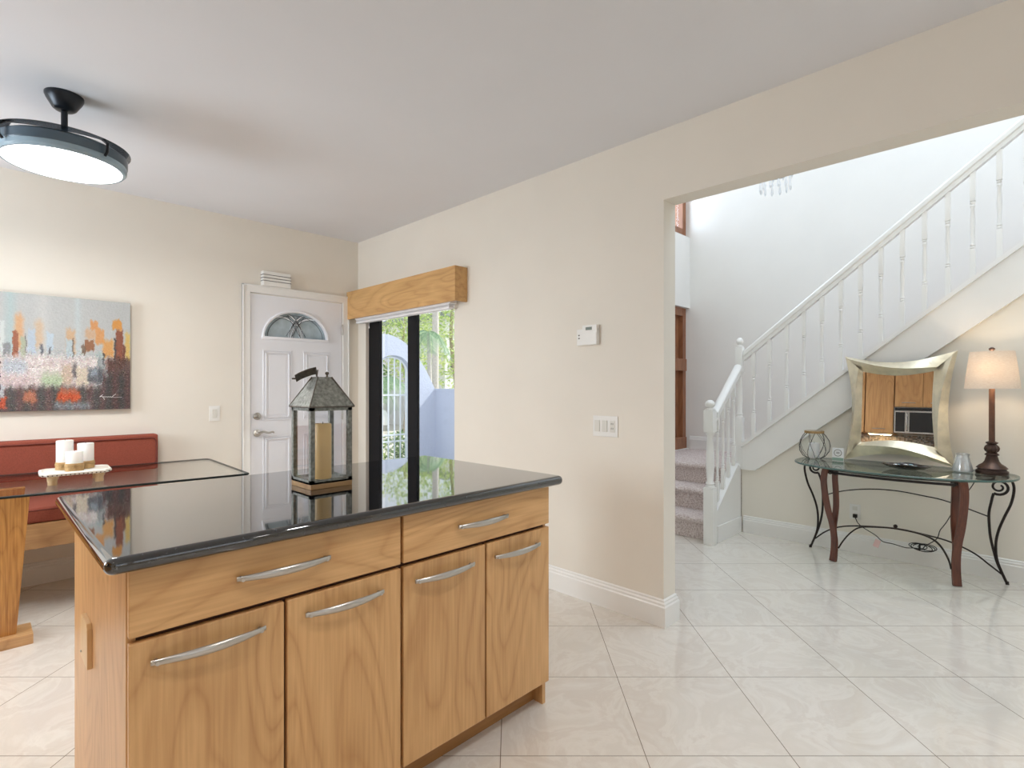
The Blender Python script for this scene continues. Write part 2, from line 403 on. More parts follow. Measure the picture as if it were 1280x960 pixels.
    def sphere(s, c, r, seg=12, scale=(1, 1, 1)):
        t = bmesh.new(); bmesh.ops.create_uvsphere(t, u_segments=seg, v_segments=max(6, seg*2//3), radius=r)
        for v in t.verts: v.co = Vector((v.co.x*scale[0], v.co.y*scale[1], v.co.z*scale[2]))+Vector(c)
        s._merge(t); return s
    def quad(s, a, b, c, d):
        vs = [s.bm.verts.new(p) for p in (a, b, c, d)]; s.bm.faces.new(vs); return s
    def build(s, name, mat, parent=None, smooth=None, origin=None):
        me = bpy.data.meshes.new(name)
        if origin is None:
            if parent is not None: origin = Vector(parent['_o'])
            elif len(s.bm.verts):
                xs = [v.co for v in s.bm.verts]
                origin = Vector((sum(min(p[i] for p in xs)+max(p[i] for p in xs) for _ in (0,))/2 if False else (min(p[i] for p in xs)+max(p[i] for p in xs))/2 for i in range(3)))
                origin.z = min(p[2] for p in xs)
        origin = Vector(origin)
        for v in s.bm.verts: v.co -= origin
        s.bm.to_mesh(me); s.bm.free()
        me.materials.append(M[mat] if isinstance(mat, str) else mat)
        o = bpy.data.objects.new(name, me); C.objects.link(o)
        if parent is not None:
            o.parent = parent; o['_o'] = tuple(origin)
        else:
            o.location = origin; o['_o'] = tuple(origin)
        if smooth is not None:
            for p in me.polygons: p.use_smooth = True
            me.set_sharp_from_angle(angle=math.radians(smooth))
        return o

def tag(o, label=None, cat=None, group=None, kind=None):
    if label: o['label'] = label
    if cat: o['category'] = cat
    if group: o['group'] = group
    if kind: o['kind'] = kind
    return o
def thing(name, loc, label, cat, group=None):
    o = bpy.data.objects.new(name, None); C.objects.link(o); o.empty_display_size = 0.1
    o.location = loc; o['_o'] = tuple(loc)
    return tag(o, label, cat, group)
def struct(name, mb, mat, parent=None, smooth=None):
    o = mb.build(name, mat, parent, smooth)
    if parent is None: o['kind'] = 'structure'
    return o
def dup(root, delta, label=None, group=None):
    r = root.copy(); C.objects.link(r); r.location = Vector(root.location)+Vector(delta)
    if label: r['label'] = label
    if group: r['group'] = group
    for ch in [c for c in C.objects if c.parent == root]:
        c = ch.copy(); C.objects.link(c); c.parent = r
        for g in [k for k in C.objects if k.parent == ch]:
            d = g.copy(); C.objects.link(d); d.parent = c
    return r
def spline(pts, n=6):
    P = [Vector(p) for p in pts]; out = []
    for i in range(len(P)-1):
        p0 = P[max(i-1, 0)]; p1 = P[i]; p2 = P[i+1]; p3 = P[min(i+2, len(P)-1)]
        for k in range(n):
            t = k/n
            out.append(0.5*((2*p1)+(p2-p0)*t+(2*p0-5*p1+4*p2-p3)*t*t+(3*p1-p0-3*p2+p3)*t**3))
    out.append(P[-1]); return out

# ------------------------------------------------------------------ constants
H = 2.64; XW = 2.576; XO = 2.701; YB = 4.594; YE = 1.411; HB = 2.265
XK = 4.76; XF = 5.87; YH = 2.88; ZL = 0.56; HH = 5.3
XL = -1.72; YR = -2.7; YHR = -3.2

# ------------------------------------------------------------------ floor, ceilings, walls
struct('floor', MB().box(XL-.15, XF+.2, YR-.6, YB+.15, -.1, 0), 'floor')
struct('ceiling', MB().box(XL-.15, XW+.06, YR-.15, YB+.15, H, H+.12), 'ceiling')
sk = (3.2, 5.4, -1.6, 1.4)   # roof opening added to light the hall
cm = MB().ring([(XO-.1, YHR-.1, HH), (XF+.2, YHR-.1, HH), (XF+.2, YH+.2, HH), (XO-.1, YH+.2, HH)],
               [(sk[0], sk[2], HH), (sk[1], sk[2], HH), (sk[1], sk[3], HH), (sk[0], sk[3], HH)], (0, 0, .2))
struct('ceiling_hall', cm, 'ceiling')
# back wall with door opening 1.60-2.412 x 0-2.045
w = MB(); dx0, dx1, dz = 1.598, 2.414, 2.05
w.box(XL-.15, dx0, YB, YB+.15, 0, H+.12); w.box(dx1, XO, YB, YB+.15, 0, H+.12); w.box(dx0, dx1, YB, YB+.15, dz, H+.12)
struct('wall_back', w, 'wall')
# window wall, slider opening y 3.155..4.44
sy0, sy1, sz1 = 3.155, 4.45, 2.06
w = MB(); w.box(XW, XO, YE, sy0, 0, H+.1); w.box(XW, XO, sy1, YB+.15, 0, H+.1); w.box(XW, XO, sy0, sy1, sz1, H+.1)
w.box(XW, XO, YR, YE, HB, H+.1); w.box(XW, XO, YR-.5, -1.9, 0, HB)
struct('wall_right', w, 'wall')
struct('wall_hall_upper', MB().box(XO-.1, XO, YHR, YH+.2, H+.1, HH), 'hallwall')
# kitchen walls
w = MB(); w.box(XL-.15, XL, YR-.15, 2.95, 0, H+.12); w.box(XL-.15, XL, 4.25, YB+.15, 0, H+.12); w.box(XL-.15, XL, 2.95, 4.25, 0, 1.0); w.box(XL-.15, XL, 2.95, 4.25, 2.15, H+.12)  # upper nook opening added for fill light
struct('wall_left', w, 'wall')
kw = (-0.9, 1.5, 1.0, 2.2)   # opening added behind camera to let in fill light
w = MB(); w.box(XL-.15, kw[0], YR-.15, YR, 0, H+.12); w.box(kw[1], XW, YR-.15, YR, 0, H+.12)
w.box(kw[0], kw[1], YR-.15, YR, 0, kw[2]); w.box(kw[0], kw[1], YR-.15, YR, kw[3], H+.12)
struct('wall_rear', w, 'wall')
# hall
struct('wall_hall_far', MB().box(XF, XF+.15, YHR-.1, YH+.25, 0, HH), 'hallwall')
struct('wall_hall_rear', MB().box(XO-.1, XF+.15, YHR-.15, YHR, 0, HH), 'hallwall')
w = MB(); hx0 = 5.05
w.box(XO-.1, hx0, YH, YH+.2, 0, HH); w.box(hx0, XF, YH, YH+.2, 2.188, 3.008); w.box(hx0, XF, YH, YH+.2, 4.7, HH)
w.box(hx0, XF, YH, YH+.2, 0, ZL)
struct('wall_hall_front', w, 'hallwall')
# wall beneath the stair flight
sl = 0.795
w = MB().poly([(XK+.01, 1.86, 0), (XK+.01, 1.86, .62), (XK+.01, 1.72, .62), (XK+.01, -1.9, .62+sl*3.62), (XK+.01, YHR, .62+sl*3.62), (XK+.01, YHR, 0)], (.08, 0, 0))
struct('wall_under_stairs', w, 'kneewall')

# baseboards: profile swept along plan path
BP = [(0, 0), (.018, 0), (.018, .105), (.013, .112), (.013, .122), (.007, .130), (.007, .138), (0, .145)]
def baseboard(name, path, mat='trim', side=1, z=0, height=1.0):
    """path in plan; the board sticks out to the left of travel when side=1"""
    P = [Vector((p[0], p[1])) for p in path]; N = len(P); t = bmesh.new(); rows = []
    for i in range(N):
        d0 = (P[i]-P[i-1]).normalized() if i else (P[1]-P[0]).normalized()
        d1 = (P[i+1]-P[i]).normalized() if i < N-1 else d0
        n0 = Vector((-d0.y, d0.x))*side; n1 = Vector((-d1.y, d1.x))*side
        m = (n0+n1); m = m/(m.length_squared/2) if m.length_squared > 1e-6 else n0
        rows.append([t.verts.new((P[i].x+m.x*a, P[i].y+m.y*a, z+b*height)) for a, b in BP])
    for a, b in zip(rows, rows[1:]):
        for k in range(len(BP)): t.faces.new((a[k], a[(k+1) % len(BP)], b[(k+1) % len(BP)], b[k]))
    t.faces.new(rows[0]); t.faces.new(rows[-1][::-1]); bmesh.ops.recalc_face_normals(t, faces=t.faces)
    mb = MB(); mb._merge(t); return struct(name, mb, mat)
baseboard('baseboard_right', [(XW, sy0-.06), (XW, YE), (XO, YE), (XO, YH)], side=-1)
baseboard('baseboard_back', [(XL, YB), (dx0-.06, YB)], side=-1)
baseboard('baseboard_hall', [(XK+.01, 1.84), (XK+.01, YHR)], side=-1)
baseboard('baseboard_landing', [(XF, YH-.0), (XF, 1.9)], side=-1, z=ZL)
baseboard('baseboard_hall_front', [(4.24, YH), (XO+.02, YH)], side=1)

# door casing
w = MB(); cw = .062
for a, b in ((dx0-cw, dx0), (dx1, dx1+cw)):
    w.box(a, b, YB-.018, YB, 0, dz+cw-.01, .004)
w.box(dx0-cw, dx1+cw, YB-.0185, YB, dz, dz+cw, .004)
w.box(dx0-cw, dx1+cw, YB-.026, YB, dz+cw-.012, dz+cw, .003)
w.box(dx0-cw, dx0-cw+.012, YB-.026, YB, 0, dz+cw, .003); w.box(dx1+cw-.012, dx1+cw, YB-.026, YB, 0, dz+cw, .003)
struct('trim_1', w, 'trim')

# ------------------------------------------------------------------ front door
door = bpy.data.objects.new('door_1', None); C.objects.link(door); door.location = (2.005, YB, 0); door['_o'] = (2.005, YB, 0); door['kind'] = 'structure'
x0, x1, yf, th = 1.604, 2.408, YB-.004, .045
cx, cz, ra, rb = 1.985, 1.69, .272, .225
d = MB(); d.box(x0, x1, yf, yf+th, .008, 1.60)
N = 24
inner = [(cx-ra+2*ra*i/6, yf, cz) for i in range(6)] + [(cx+ra*math.cos(PI*i/N), yf, cz+rb*math.sin(PI*i/N)) for i in range(N)]
outer = []
for p in inner:
    vx, vz = p[0]-cx, p[2]-(cz+.04)
    L = 1e9
    for tt in ((x1-cx)/vx if vx > 1e-6 else 1e9, (x0-cx)/vx if vx < -1e-6 else 1e9, (2.04-cz-.04)/vz if vz > 1e-6 else 1e9, (1.60-cz-.04)/vz if vz < -1e-6 else 1e9):
        L = min(L, tt)
    outer.append([cx+vx*L, yf, cz+.04+vz*L])
for corner in ((x0, 1.60), (x1, 1.60), (x0, 2.04), (x1, 2.04)):
    k = min(range(len(outer)), key=lambda i: (outer[i][0]-corner[0])**2+(outer[i][2]-corner[1])**2)
    outer[k] = [corner[0], yf, corner[1]]
d.ring(outer, inner, (0, th, 0))
d.build('door_panel', 'doorwhite', door)
# raised panel mouldings
mo = MB()
def molding(mb, xa, xb, za, zb, y):
    for k, (o, dp) in enumerate(((0, .006), (.02, .010))):
        ww = .012
        a, b, c, e = xa+o, xb-o, za+o, zb-o
        mb.box(a, b, y-dp, y, c, c+ww, .002, 1); mb.box(a, b, y-dp, y, e-ww, e, .002, 1)
        mb.box(a, a+ww, y-dp, y, c+.004, e-.004, .002, 1); mb.box(b-ww, b, y-dp, y, c+.004, e-.004, .002, 1)
    mb.box(xa+.05, xb-.05, y-.004, y, za+.05, zb-.05, .0015, 1)
for xa, xb in ((1.70, 1.945), (2.045, 2.29)):
    molding(mo, xa, xb, .99, 1.585, yf); molding(mo, xa, xb, .16, .86, yf)
mo.build('panel_molding', 'doorwhite', door)
lt = MB()
lt.tube([(cx+(ra+.01)*math.cos(PI*i/N), yf-.004, cz+(rb+.01)*math.sin(PI*i/N)) for i in range(N+1)], .012, 6)
lt.box(cx-ra-.02, cx+ra+.02, yf-.014, yf+.004, cz-.018, cz+.006, .004)
lt.build('lite_frame', 'doorwhite', door, 40)
gl = MB().poly([(cx+ra*math.cos(PI*i/N), yf+.02, cz+rb*math.sin(PI*i/N)) for i in range(N+1)], (0, .006, 0))
gp = gl.build('leaded_glass', 'frosted', door)
bv = MB(); cmx = MB()
def inside(x, z): return ((x-cx)/ra)**2+((z-cz)/rb)**2 <= 1 and z >= cz
def arc(c0, r0, r1, a0, a1):
    pts = [(cx+c0[0]+r0*math.cos(a0+(a1-a0)*i/28), yf+.016, cz+c0[1]+r1*math.sin(a0+(a1-a0)*i/28)) for i in range(29)]
    run = []; out = []
    for p in pts:
        if inside(p[0], p[2]): run.append(p)
        elif len(run) > 1: out.append(run); run = []
        else: run = []
    if len(run) > 1: out.append(run)
    return out
for c0, r0, r1, a0, a1 in (((-.13, -.02), .17, .20, 0, PI), ((.13, -.02), .17, .20, 0, PI), ((-.20, 0), .26, .24, -.2, PI), ((.20, 0), .26, .24, 0, PI+.2)):
    for run in arc(c0, r0, r1, a0, a1):
        bv.strip(run, (0, 1, 0), .006, .016)
        for s in (-1, 1):
            cmx.tube([(p[0]+0*s, p[1]-.003, p[2]+s*.009) for p in run], .0018, 5)
for s in (-1, 1):
    for o in (-.03, 0.02):
        cmx.tube([(cx+s*(o-.055), yf+.013, cz+.02), (cx+s*(o+.055), yf+.013, cz+.2)], .002, 5)
cmx.tube([(cx+(ra-.03)*math.cos(PI*i/N), yf+.013, cz+.006+(rb-.03)*math.sin(PI*i/N)) for i in range(N+1)], .0022, 5)
bv.build('bevelled_strip', 'bevelglass', gp); cmx.build('lead_came', 'came', gp)
hz = MB()
for z in (.25, 1.02, 1.80): hz.box(x1-.004, x1+.008, YB-.016, YB+.002, z-.045, z+.045, .002); hz.lathe((x1+.002, YB-.016, z-.05), [(.005, 0), (.006, .01), (.006, .09), (.005, .1)], 10)
hz.build('hinge', 'steel', door, 40)
k = MB().lathe((1.655, yf, 1.03), [(.03, 0), (.031, -.006), (.027, -.012), (.018, -.014), (.014, -.024), (0, -.025)], 20, 'Y'); k.box(1.653, 1.657, yf-.034, yf-.02, 1.02, 1.04, .001)
k.build('deadbolt', 'steel', door, 40)
k = MB().lathe((1.655, yf, .89), [(.031, 0), (.031, -.006), (.026, -.012), (.012, -.018), (.011, -.045), (0, -.046)], 20, 'Y')
k.tube(spline([(1.655, yf-.043, .89), (1.69, yf-.046, .902), (1.73, yf-.046, .892), (1.765, yf-.045, .897), (1.775, yf-.044, .888)]), [.011-.0002*i for i in range(25)], 8)
k.build('lever_handle', 'steel', door, 40)

# doorbell chime box over door
ch = thing('door_chime', (1.79, YB, 2.118), 'small white louvred chime box fixed to the wall right above the front door', 'door chime')
b = MB().box(1.685, 1.915, YB-.055, YB, 2.112, 2.232, .008)
b.build('housing', 'plastic', ch)
b = MB()
for z in (2.15, 2.175, 2.20): b.box(1.683, 1.917, YB-.0565, YB-.004, z, z+.004)
b.build('louver_slot', 'black', ch)
# light switch on back wall
sw = thing('light_switch', (1.336, YB, 1.0), 'single white rocker light switch on the wall left of the front door', 'light switch')
MB().box(1.298, 1.374, YB-.006, YB, 1.005, 1.123, .003).build('wall_plate', 'plastic', sw)
MB().box(1.319, 1.353, YB-.010, YB-.004, 1.031, 1.097, .002).build('rocker', 'plastic2', sw)

# thermostat, triple switch on right wall
t = thing('thermostat', (XW, 1.89, 1.52), 'small white wall thermostat with a grey display above the switch plate', 'thermostat')
b = MB().box(XW-.028, XW, 1.822, 1.968, 1.518, 1.615, .005); b.box(XW-.030, XW, 1.822, 1.925, 1.60, 1.636, .005); b.box(XW-.031, XW-.02, 1.826, 1.92, 1.521, 1.592, .002)
b.build('housing', 'plastic', t)
MB().box(XW-.0315, XW-.028, 1.855, 1.90, 1.606, 1.624, .001).build('display', 'screen', t)
b = MB(); b.box(XW-.030, XW-.026, 1.945, 1.955, 1.575, 1.582); b.box(XW-.030, XW-.026, 1.945, 1.955, 1.557, 1.564)
b.build('button', 'cardgrey', t)
t = thing('switch_plate', (XW, 1.778, .98), 'white three gang switch plate with two rockers beside an outlet', 'switch plate')
MB().box(XW-.007, XW, 1.693, 1.864, .984, 1.104, .004).build('wall_plate', 'plastic', t)
for y in (1.832, 1.780): MB().box(XW-.012, XW-.004, y-.017, y+.017, 1.012, 1.078, .002).build('rocker', 'plastic2', t)
oo = MB().box(XW-.009, XW-.004, 1.711, 1.745, 1.012, 1.078, .002).build('outlet_insert', 'plastic2', t)
b = MB(); [b.box(XW-.0095, XW-.008, y, y+.003, z, z+.01) for y in (1.722, 1.733) for z in (1.028, 1.055)]
b.build('slot', 'wick', oo)

# ------------------------------------------------------------------ sliding door (window_1)
wn = bpy.data.objects.new('window_1', None); C.objects.link(wn); wn.location = (XW+.06, 3.8, 0); wn['_o'] = (XW+.06, 3.8, 0); wn['kind'] = 'structure'
b = MB(); xf = XW+.05
b.box(xf, xf+.05, 4.33, 4.45, 0, sz1, .003); b.box(xf+.01, xf+.04, sy0, sy0+.02, 0, sz1, .003)
b.box(xf, xf+.05, sy0, sy1, sz1-.045, sz1, .003); b.box(xf, xf+.05, sy0, sy1, 0, .05, .003)
b.build('window_frame', 'black', wn)
b = MB(); b.box(xf+.002, xf+.03, 3.715, 3.85, .05, sz1-.04, .003); b.box(xf-.02, xf+.01, 4.268, 4.45, .04, sz1-.03, .003); b.box(xf, xf+.02, 3.85, 4.235, .05, .1, .003)
b.build('sash', 'black', wn)
MB().box(xf-.032, xf-.018, 4.222, 4.246, 1.02, 1.10, .004).build('latch', 'black', wn)
MB().box(xf+.012, xf+.018, sy0+.02, 3.72, .05, sz1-.04).build('pane', 'pane', wn)
MB().box(xf+.022, xf+.027, 3.84, 4.24, .05, sz1-.04).build('pane', 'pane', wn)

# wooden valance + blind headrail
va = thing('window_valance', (XW-.05, 3.8, 1.9), 'light maple box valance mounted above the sliding glass door', 'valance')
b = MB(); b.box(XW-.118, XW-.100, 3.005, 4.592, 1.90, 2.155, .002); b.box(XW-.10, XW, 3.005, 3.023, 1.90, 2.155, .002); b.box(XW-.10, XW, 3.023, 4.592, 2.137, 2.155, .001)
b.build('fascia_board', 'maple_y', va)
bl = thing('blind_headrail', (XW-.04, 3.8, 1.86), 'white raised blind stacked up just beneath the maple valance', 'window blind')
b = MB(); b.box(XW-.085, XW-.022, 3.10, 4.50, 1.895, 1.93, .003)
for i in range(3): b.box(XW-.078, XW-.030, 3.12, 4.49, 1.873+i*.007, 1.877+i*.007)
b.box(XW-.08, XW-.028, 3.12, 4.49, 1.858, 1.872, .003)
b.box(XW-.08, XW-.028, 3.12, 4.49, 1.889, 1.8955)
b.build('rail', 'blind', bl)
for y in (3.3, 3.75, 4.3):
    b = MB().tube([(XW-.055, y, 1.86), (XW-.055, y, 1.824)], .0015, 5); b.lathe((XW-.055, y, 1.80), [(.0, 0), (.005, .002), (.003, .025), (0, .026)], 8)
    b.build('pull_cord', 'blind', bl)

# ------------------------------------------------------------------ hall wood windows
def hall_window(nm, z0, z1, mids):
    o = bpy.data.objects.new(nm, None); C.objects.link(o); o.location = (5.45, 2.95, z0); o['_o'] = (5.45, 2.95, z0); o['kind'] = 'structure'
    y = 2.93; b = MB()
    b.box(XF-.075, XF, y, y+.12, z0, z1, .003); b.box(hx0, hx0+.07, y, y+.12, z0, z1, .003)
    b.box(hx0+.05, XF-.05, y+.002, y+.118, z1-.09, z1, .003); b.box(hx0+.05, XF-.05, y+.002, y+.118, z0, z0+.10, .003)
    b.box(5.43, 5.49, y+.01, y+.11, z0+.08, z1-.08, .003)
    for a, c in mids: b.box(hx0+.05, XF-.0, y-.012, y+.10, a, c, .006)
    b.build('window_frame', 'window_wood', o)
    b = MB(); b.box(5.50, XF-.085, y+.05, y+.075, z0+.09, z1-.08); b.box(hx0+.07, 5.43, y+.05, y+.075, z0+.09, z1-.08)
    return o, b, y
o, b, y = hall_window('window_2', ZL, 2.188, [(1.46, 1.60), (ZL, ZL+.13)])
b.build('shutter_panel', 'window_wood', o)
o, b, y = hall_window('window_3', 3.008, 4.7, [])
b.build('pane', 'pane', o)

# frames of the added rear, nook and roof windows, all unseen
o = bpy.data.objects.new('added_window_4', None); C.objects.link(o); o.location = (.3, YR, 1); o['_o'] = (.3, YR, 1); o['kind'] = 'structure'
b = MB()
for a, c in ((kw[0], kw[0]+.05), (kw[1]-.05, kw[1]), (.27, .33)): b.box(a, c, YR-.10, YR-.04, kw[2], kw[3], .003)
for a, c in ((kw[2], kw[2]+.05), (kw[3]-.05, kw[3])): b.box(kw[0], kw[1], YR-.10, YR-.04, a, c, .003)
b.build('window_frame', 'trim', o); MB().box(kw[0], kw[1], YR-.075, YR-.07, kw[2], kw[3]).build('pane', 'pane', o)
o = bpy.data.objects.new('added_window_6', None); C.objects.link(o); o.location = (XL, 3.6, 1); o['_o'] = (XL, 3.6, 1); o['kind'] = 'structure'
b = MB()
for a, c in ((2.95, 3.0), (3.57, 3.63), (4.2, 4.25)): b.box(XL-.10, XL-.04, a, c, 1.0, 2.15, .003)
for a, c in ((1.0, 1.05), (2.1, 2.15)): b.box(XL-.10, XL-.04, 2.95, 4.25, a, c, .003)
b.build('window_frame', 'trim', o); MB().box(XL-.075, XL-.07, 2.95, 4.25, 1.0, 2.15).build('pane', 'pane', o)
o = bpy.data.objects.new('added_window_5', None); C.objects.link(o); o.location = (4.3, -.1, HH); o['_o'] = (4.3, -.1, HH); o['kind'] = 'structure'
b = MB()
for x in (sk[0], (sk[0]+sk[1])/2-.025, sk[1]-.05): b.box(x, x+.05, sk[2], sk[3], HH+.14, HH+.2, .003)
for y in (sk[2], sk[3]-.05): b.box(sk[0], sk[1], y, y+.05, HH+.14, HH+.2, .003)
b.build('window_frame', 'trim', o); MB().box(sk[0], sk[1], sk[2], sk[3], HH+.165, HH+.17).build('pane', 'pane', o)

# ------------------------------------------------------------------ staircase
st = thing('staircase', (4.8, 1.9, 0), 'white balustraded staircase with pinkish carpeted steps turning up above the console table', 'staircase')
RS = ZL/3
def step_profile(xs, z0, z1, y0, y1, xe):
    n = [(xs, z0)]
    n += [(xs, z1-.055)]
    for i in range(9):
        a = -PI/2-PI*i/8*1.0
        n.append((xs-.012+math.cos(a)*.026-.0, z1-.027+math.sin(a)*.027))
    n += [(xe, z1), (xe, z0)]
    return MB().poly([(p[0], y0, p[1]) for p in n], (0, y1-y0, 0))
step_profile(4.27, 0.001, RS, 1.915, YH-.004, 4.55).build('step', 'carpet', st, 35)
step_profile(4.53, 0.001, RS*2, 1.915, YH-.004, 4.81).build('step', 'carpet', st, 35)
step_profile(4.79, 0.001, ZL, 1.86, YH-.004, XF-.004).build('landing', 'carpet', st, 35)
k0 = 0
yy = 1.86; zz = ZL
for i in range(12):
    zz += .185; y0 = 1.86-.2325*i
    m = MB().box(XK+.10, XF-.004, y0-.26, y0+.02, zz-.05, zz, .02); m.box(XK+.10, XF-.004, y0-.02, y0, zz-.19, zz-.03)
    m.build('step', 'carpet', st, 35)
# skirt board and cap
ytop = -1.7
def zs(y): return .80+.805*(1.82-y)
def zb(y): return .545+.795*(1.72-y)
sk2 = MB().poly([(XK-.018, 1.86, .55), (XK-.018, 1.86, zs(1.86)-.03), (XK-.018, ytop, zs(ytop)-.03), (XK-.018, ytop, zb(ytop)), (XK-.018, 1.735, .55)], (.10, 0, 0))
sk2.build('skirt_board', 'trim', st)
MB().poly([(XK-.034, 1.845, zs(1.845)-.035), (XK-.034, 1.845, zs(1.845)+.0), (XK-.034, ytop, zs(ytop)), (XK-.034, ytop, zs(ytop)-.035)], (.132, 0, 0)).build('stringer_cap', 'trim', st)
# panel beside lower steps
MB().poly([(4.24, 1.86, 0), (4.76, 1.86, 0), (4.76, 1.86, .585), (4.66, 1.86, .585), (4.24, 1.86, .255)], (0, .05, 0)).build('side_panel', 'trim', st)
MB().poly([(4.23, 1.845, .235), (4.67, 1.845, .585), (4.67, 1.845, .61), (4.23, 1.845, .262)], (0, .075, 0)).build('shoe_rail', 'trim', st)
# base moulding on side panel
MB().box(4.27, 4.755, 1.85, 1.862, 0, .135, .004).build('base_molding', 'trim', st)
# handrails
def rail(mb, p0, p1, side):
    p0, p1 = Vector(p0), Vector(p1); side = Vector(side)
    prof = [(-.024, -.047), (.024, -.047), (.024, -.016), (.034, -.006), (.034, .024), (.022, .042), (.0, .048), (-.022, .042), (-.034, .024), (-.034, -.006), (-.024, -.016)]
    t = bmesh.new(); rows = []
    for p in (p0, p1): rows.append([t.verts.new(p+side*a+Vector((0, 0, 1))*b) for a, b in prof])
    n = len(prof)
    for k in range(n): t.faces.new((rows[0][k], rows[0][(k+1) % n], rows[1][(k+1) % n], rows[1][k]))
    t.faces.new(rows[0]); t.faces.new(rows[1][::-1]); bmesh.ops.recalc_face_normals(t, faces=t.faces); mb._merge(t)
XR = XK+.03
def zr(y): return 1.567+.805*(1.82-y)
m = MB(); rail(m, (XR, 1.84, zr(1.84)), (XR, ytop, zr(ytop)), (1, 0, 0)); m.build('handrail', 'trim', st, 40)
m = MB(); rail(m, (4.25, 1.88, 1.035), (4.74, 1.88, 1.425), (0, 1, 0)); m.build('handrail', 'trim', st, 40)
def newel(x, y, s, z_base, z_b1, z_b2, z_top, z0=0):
    m = MB(); m.box(x-s/2, x+s/2, y-s/2, y+s/2, z0, z_base, .004)
    m.box(x-s/2, x+s/2, y-s/2, y+s/2, z_b1, z_b2, .012)
    L = z_b1-z_base; r = s*.40
    m.lathe((x, y, z_base), [(r*1.1, -.005), (r*1.15, .012), (r*.85, .02), (r*1.12, .032), (r*.8, .05), (r*1.0, L*.35), (r*.98, L*.6), (r*.72, L*.93), (r*.95, L*.96), (r*1.1, L*.985), (r*1.1, L+.005)], 20)
    p = m.build('newel_post', 'trim', st, 40)
    q = MB().lathe((x, y, z_b2), [(s*.5, 0), (s*.5, .008), (s*.25, .014), (s*.22, .022), (s*.42, .03), (s*.5, .048), (s*.42, .066), (s*.2, .08), (0, .082)], 20)
    q.build('finial', 'trim', p, 50)
newel(4.195, 1.885, .080, .46, .905, 1.085, 1.15)
newel(XR-.02, 1.875, .062, 1.0, 1.40, 1.625, 1.70, z0=.56)
def baluster(x, y, z0, z1, sq0=.14, sq1=.16, s=.030):
    m = MB(); m.box(x-s/2, x+s/2, y-s/2, y+s/2, z0, z0+sq0, .002); m.box(x-s/2, x+s/2, y-s/2, y+s/2, z1-sq1, z1, .002)
    L = z1-sq1-z0-sq0; r = s*.5
    m.lathe((x, y, z0+sq0), [(r, -.002), (r*.62, .006), (r*1.05, .014), (r*.6, .022), (r*1.0, .032), (r*.7, .045), (r*.78, L*.35), (r*.98, L*.55), (r*.62, L-.05), (r*1.0, L-.034), (r*.6, L-.022), (r*1.05, L-.012), (r*.62, L-.005), (r, L+.002)], 12)
    return m.build('baluster', 'trim', st, 40)
ys = [1.762, 1.63, 1.493, 1.362, 1.231, 1.098, .966, .836, .705, .575, .446, .314, .18, .05, -.08, -.21, -.34, -.47, -.60]
for y in ys: baluster(XR, y, zs(y)-.005-.0, zr(y)-.042, .20, .20)
for x in (4.32, 4.43, 4.54, 4.65):
    zt = 1.035+(x-4.25)*.796; z0 = .255+(x-4.23)*.795
    baluster(x, 1.88, z0, zt-.03, .17, .14, .028)

# ------------------------------------------------------------------ kitchen island
isl = thing('kitchen_island', (.93, 1.8, 0), 'maple kitchen island with two wide drawers above four doors', 'kitchen island')
XA, XB, YF, YK = .235, 1.622, 1.39, 2.23
b = MB(); b.box(XA+.018, XB-.018, YF+.02, YK-.018, .095, .875); b.box(XA+.018, XB-.018, YF+.08, YK-.05, 0.0, .10)
b.build('body', 'cabdark', isl)
MB().box(XA, XA+.018, YF+.0215, YK, 0, .879, .001).build('side_panel', 'maple', isl)
MB().box(XB-.018, XB, YF+.0215, YK, 0, .879, .001).build('side_panel', 'maple', isl)
MB().box(XA+.018, XB-.018, YK-.018, YK, 0, .879, .001).build('back_panel', 'maple', isl)
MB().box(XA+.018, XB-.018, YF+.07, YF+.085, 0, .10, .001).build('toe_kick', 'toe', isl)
def handle(parent, x0, x1, z, tilt=0.004, n=14):
    m = MB(); pts = []; ths = []
    for i in range(n+1):
        t = i/n; pts.append((x0+(x1-x0)*t, YF-.012-.022*math.sin(PI*t)**.8, z+.002)); ths.append(.0075+.006*math.sin(PI*t))
    t_ = bmesh.new(); rows = []
    for p, th_ in zip(pts, ths):
        rows.append([t_.verts.new(Vector(p)+Vector((0, math.sin(2*PI*k/10)*th_*.45, math.cos(2*PI*k/10)*th_*.8))) for k in range(10)])
    for a, c in zip(rows, rows[1:]):
        for k in range(10): t_.faces.new((a[k], a[(k+1) % 10], c[(k+1) % 10], c[k]))
    t_.faces.new(rows[0]); t_.faces.new(rows[-1][::-1]); bmesh.ops.recalc_face_normals(t_, faces=t_.faces); m._merge(t_)
    for xx in (x0+.012, x1-.012): m.lathe((xx, YF+.001, z), [(.005, 0), (.005, -.022), (0, -.0225)], 8, 'Y')
    return m.build('handle', 'steel', parent, 60)
def front(name, xa, xb, za, zb_, mat, hx0_, hx1_, hz_):
    f = MB().box(xa, xb, YF, YF+.02, za, zb_, .004, 3).build(name, mat, isl, 50)
    handle(f, hx0_, hx1_, hz_)
front('drawer', .237, .924, .7265, .875, 'maple_h', .450, .690, .803)
front('drawer', .934, 1.620, .7265, .875, 'maple_h', 1.143, 1.378, .800)
front('door', .237, .569, .097, .714, 'maple', .274, .518, .665)
front('door', .577, .924, .097, .714, 'maple', .620, .857, .664)
front('door', .934, 1.275, .097, .714, 'maple', .970, 1.215, .662)
front('door', 1.283, 1.620, .097, .714, 'maple', 1.313, 1.554, .660)
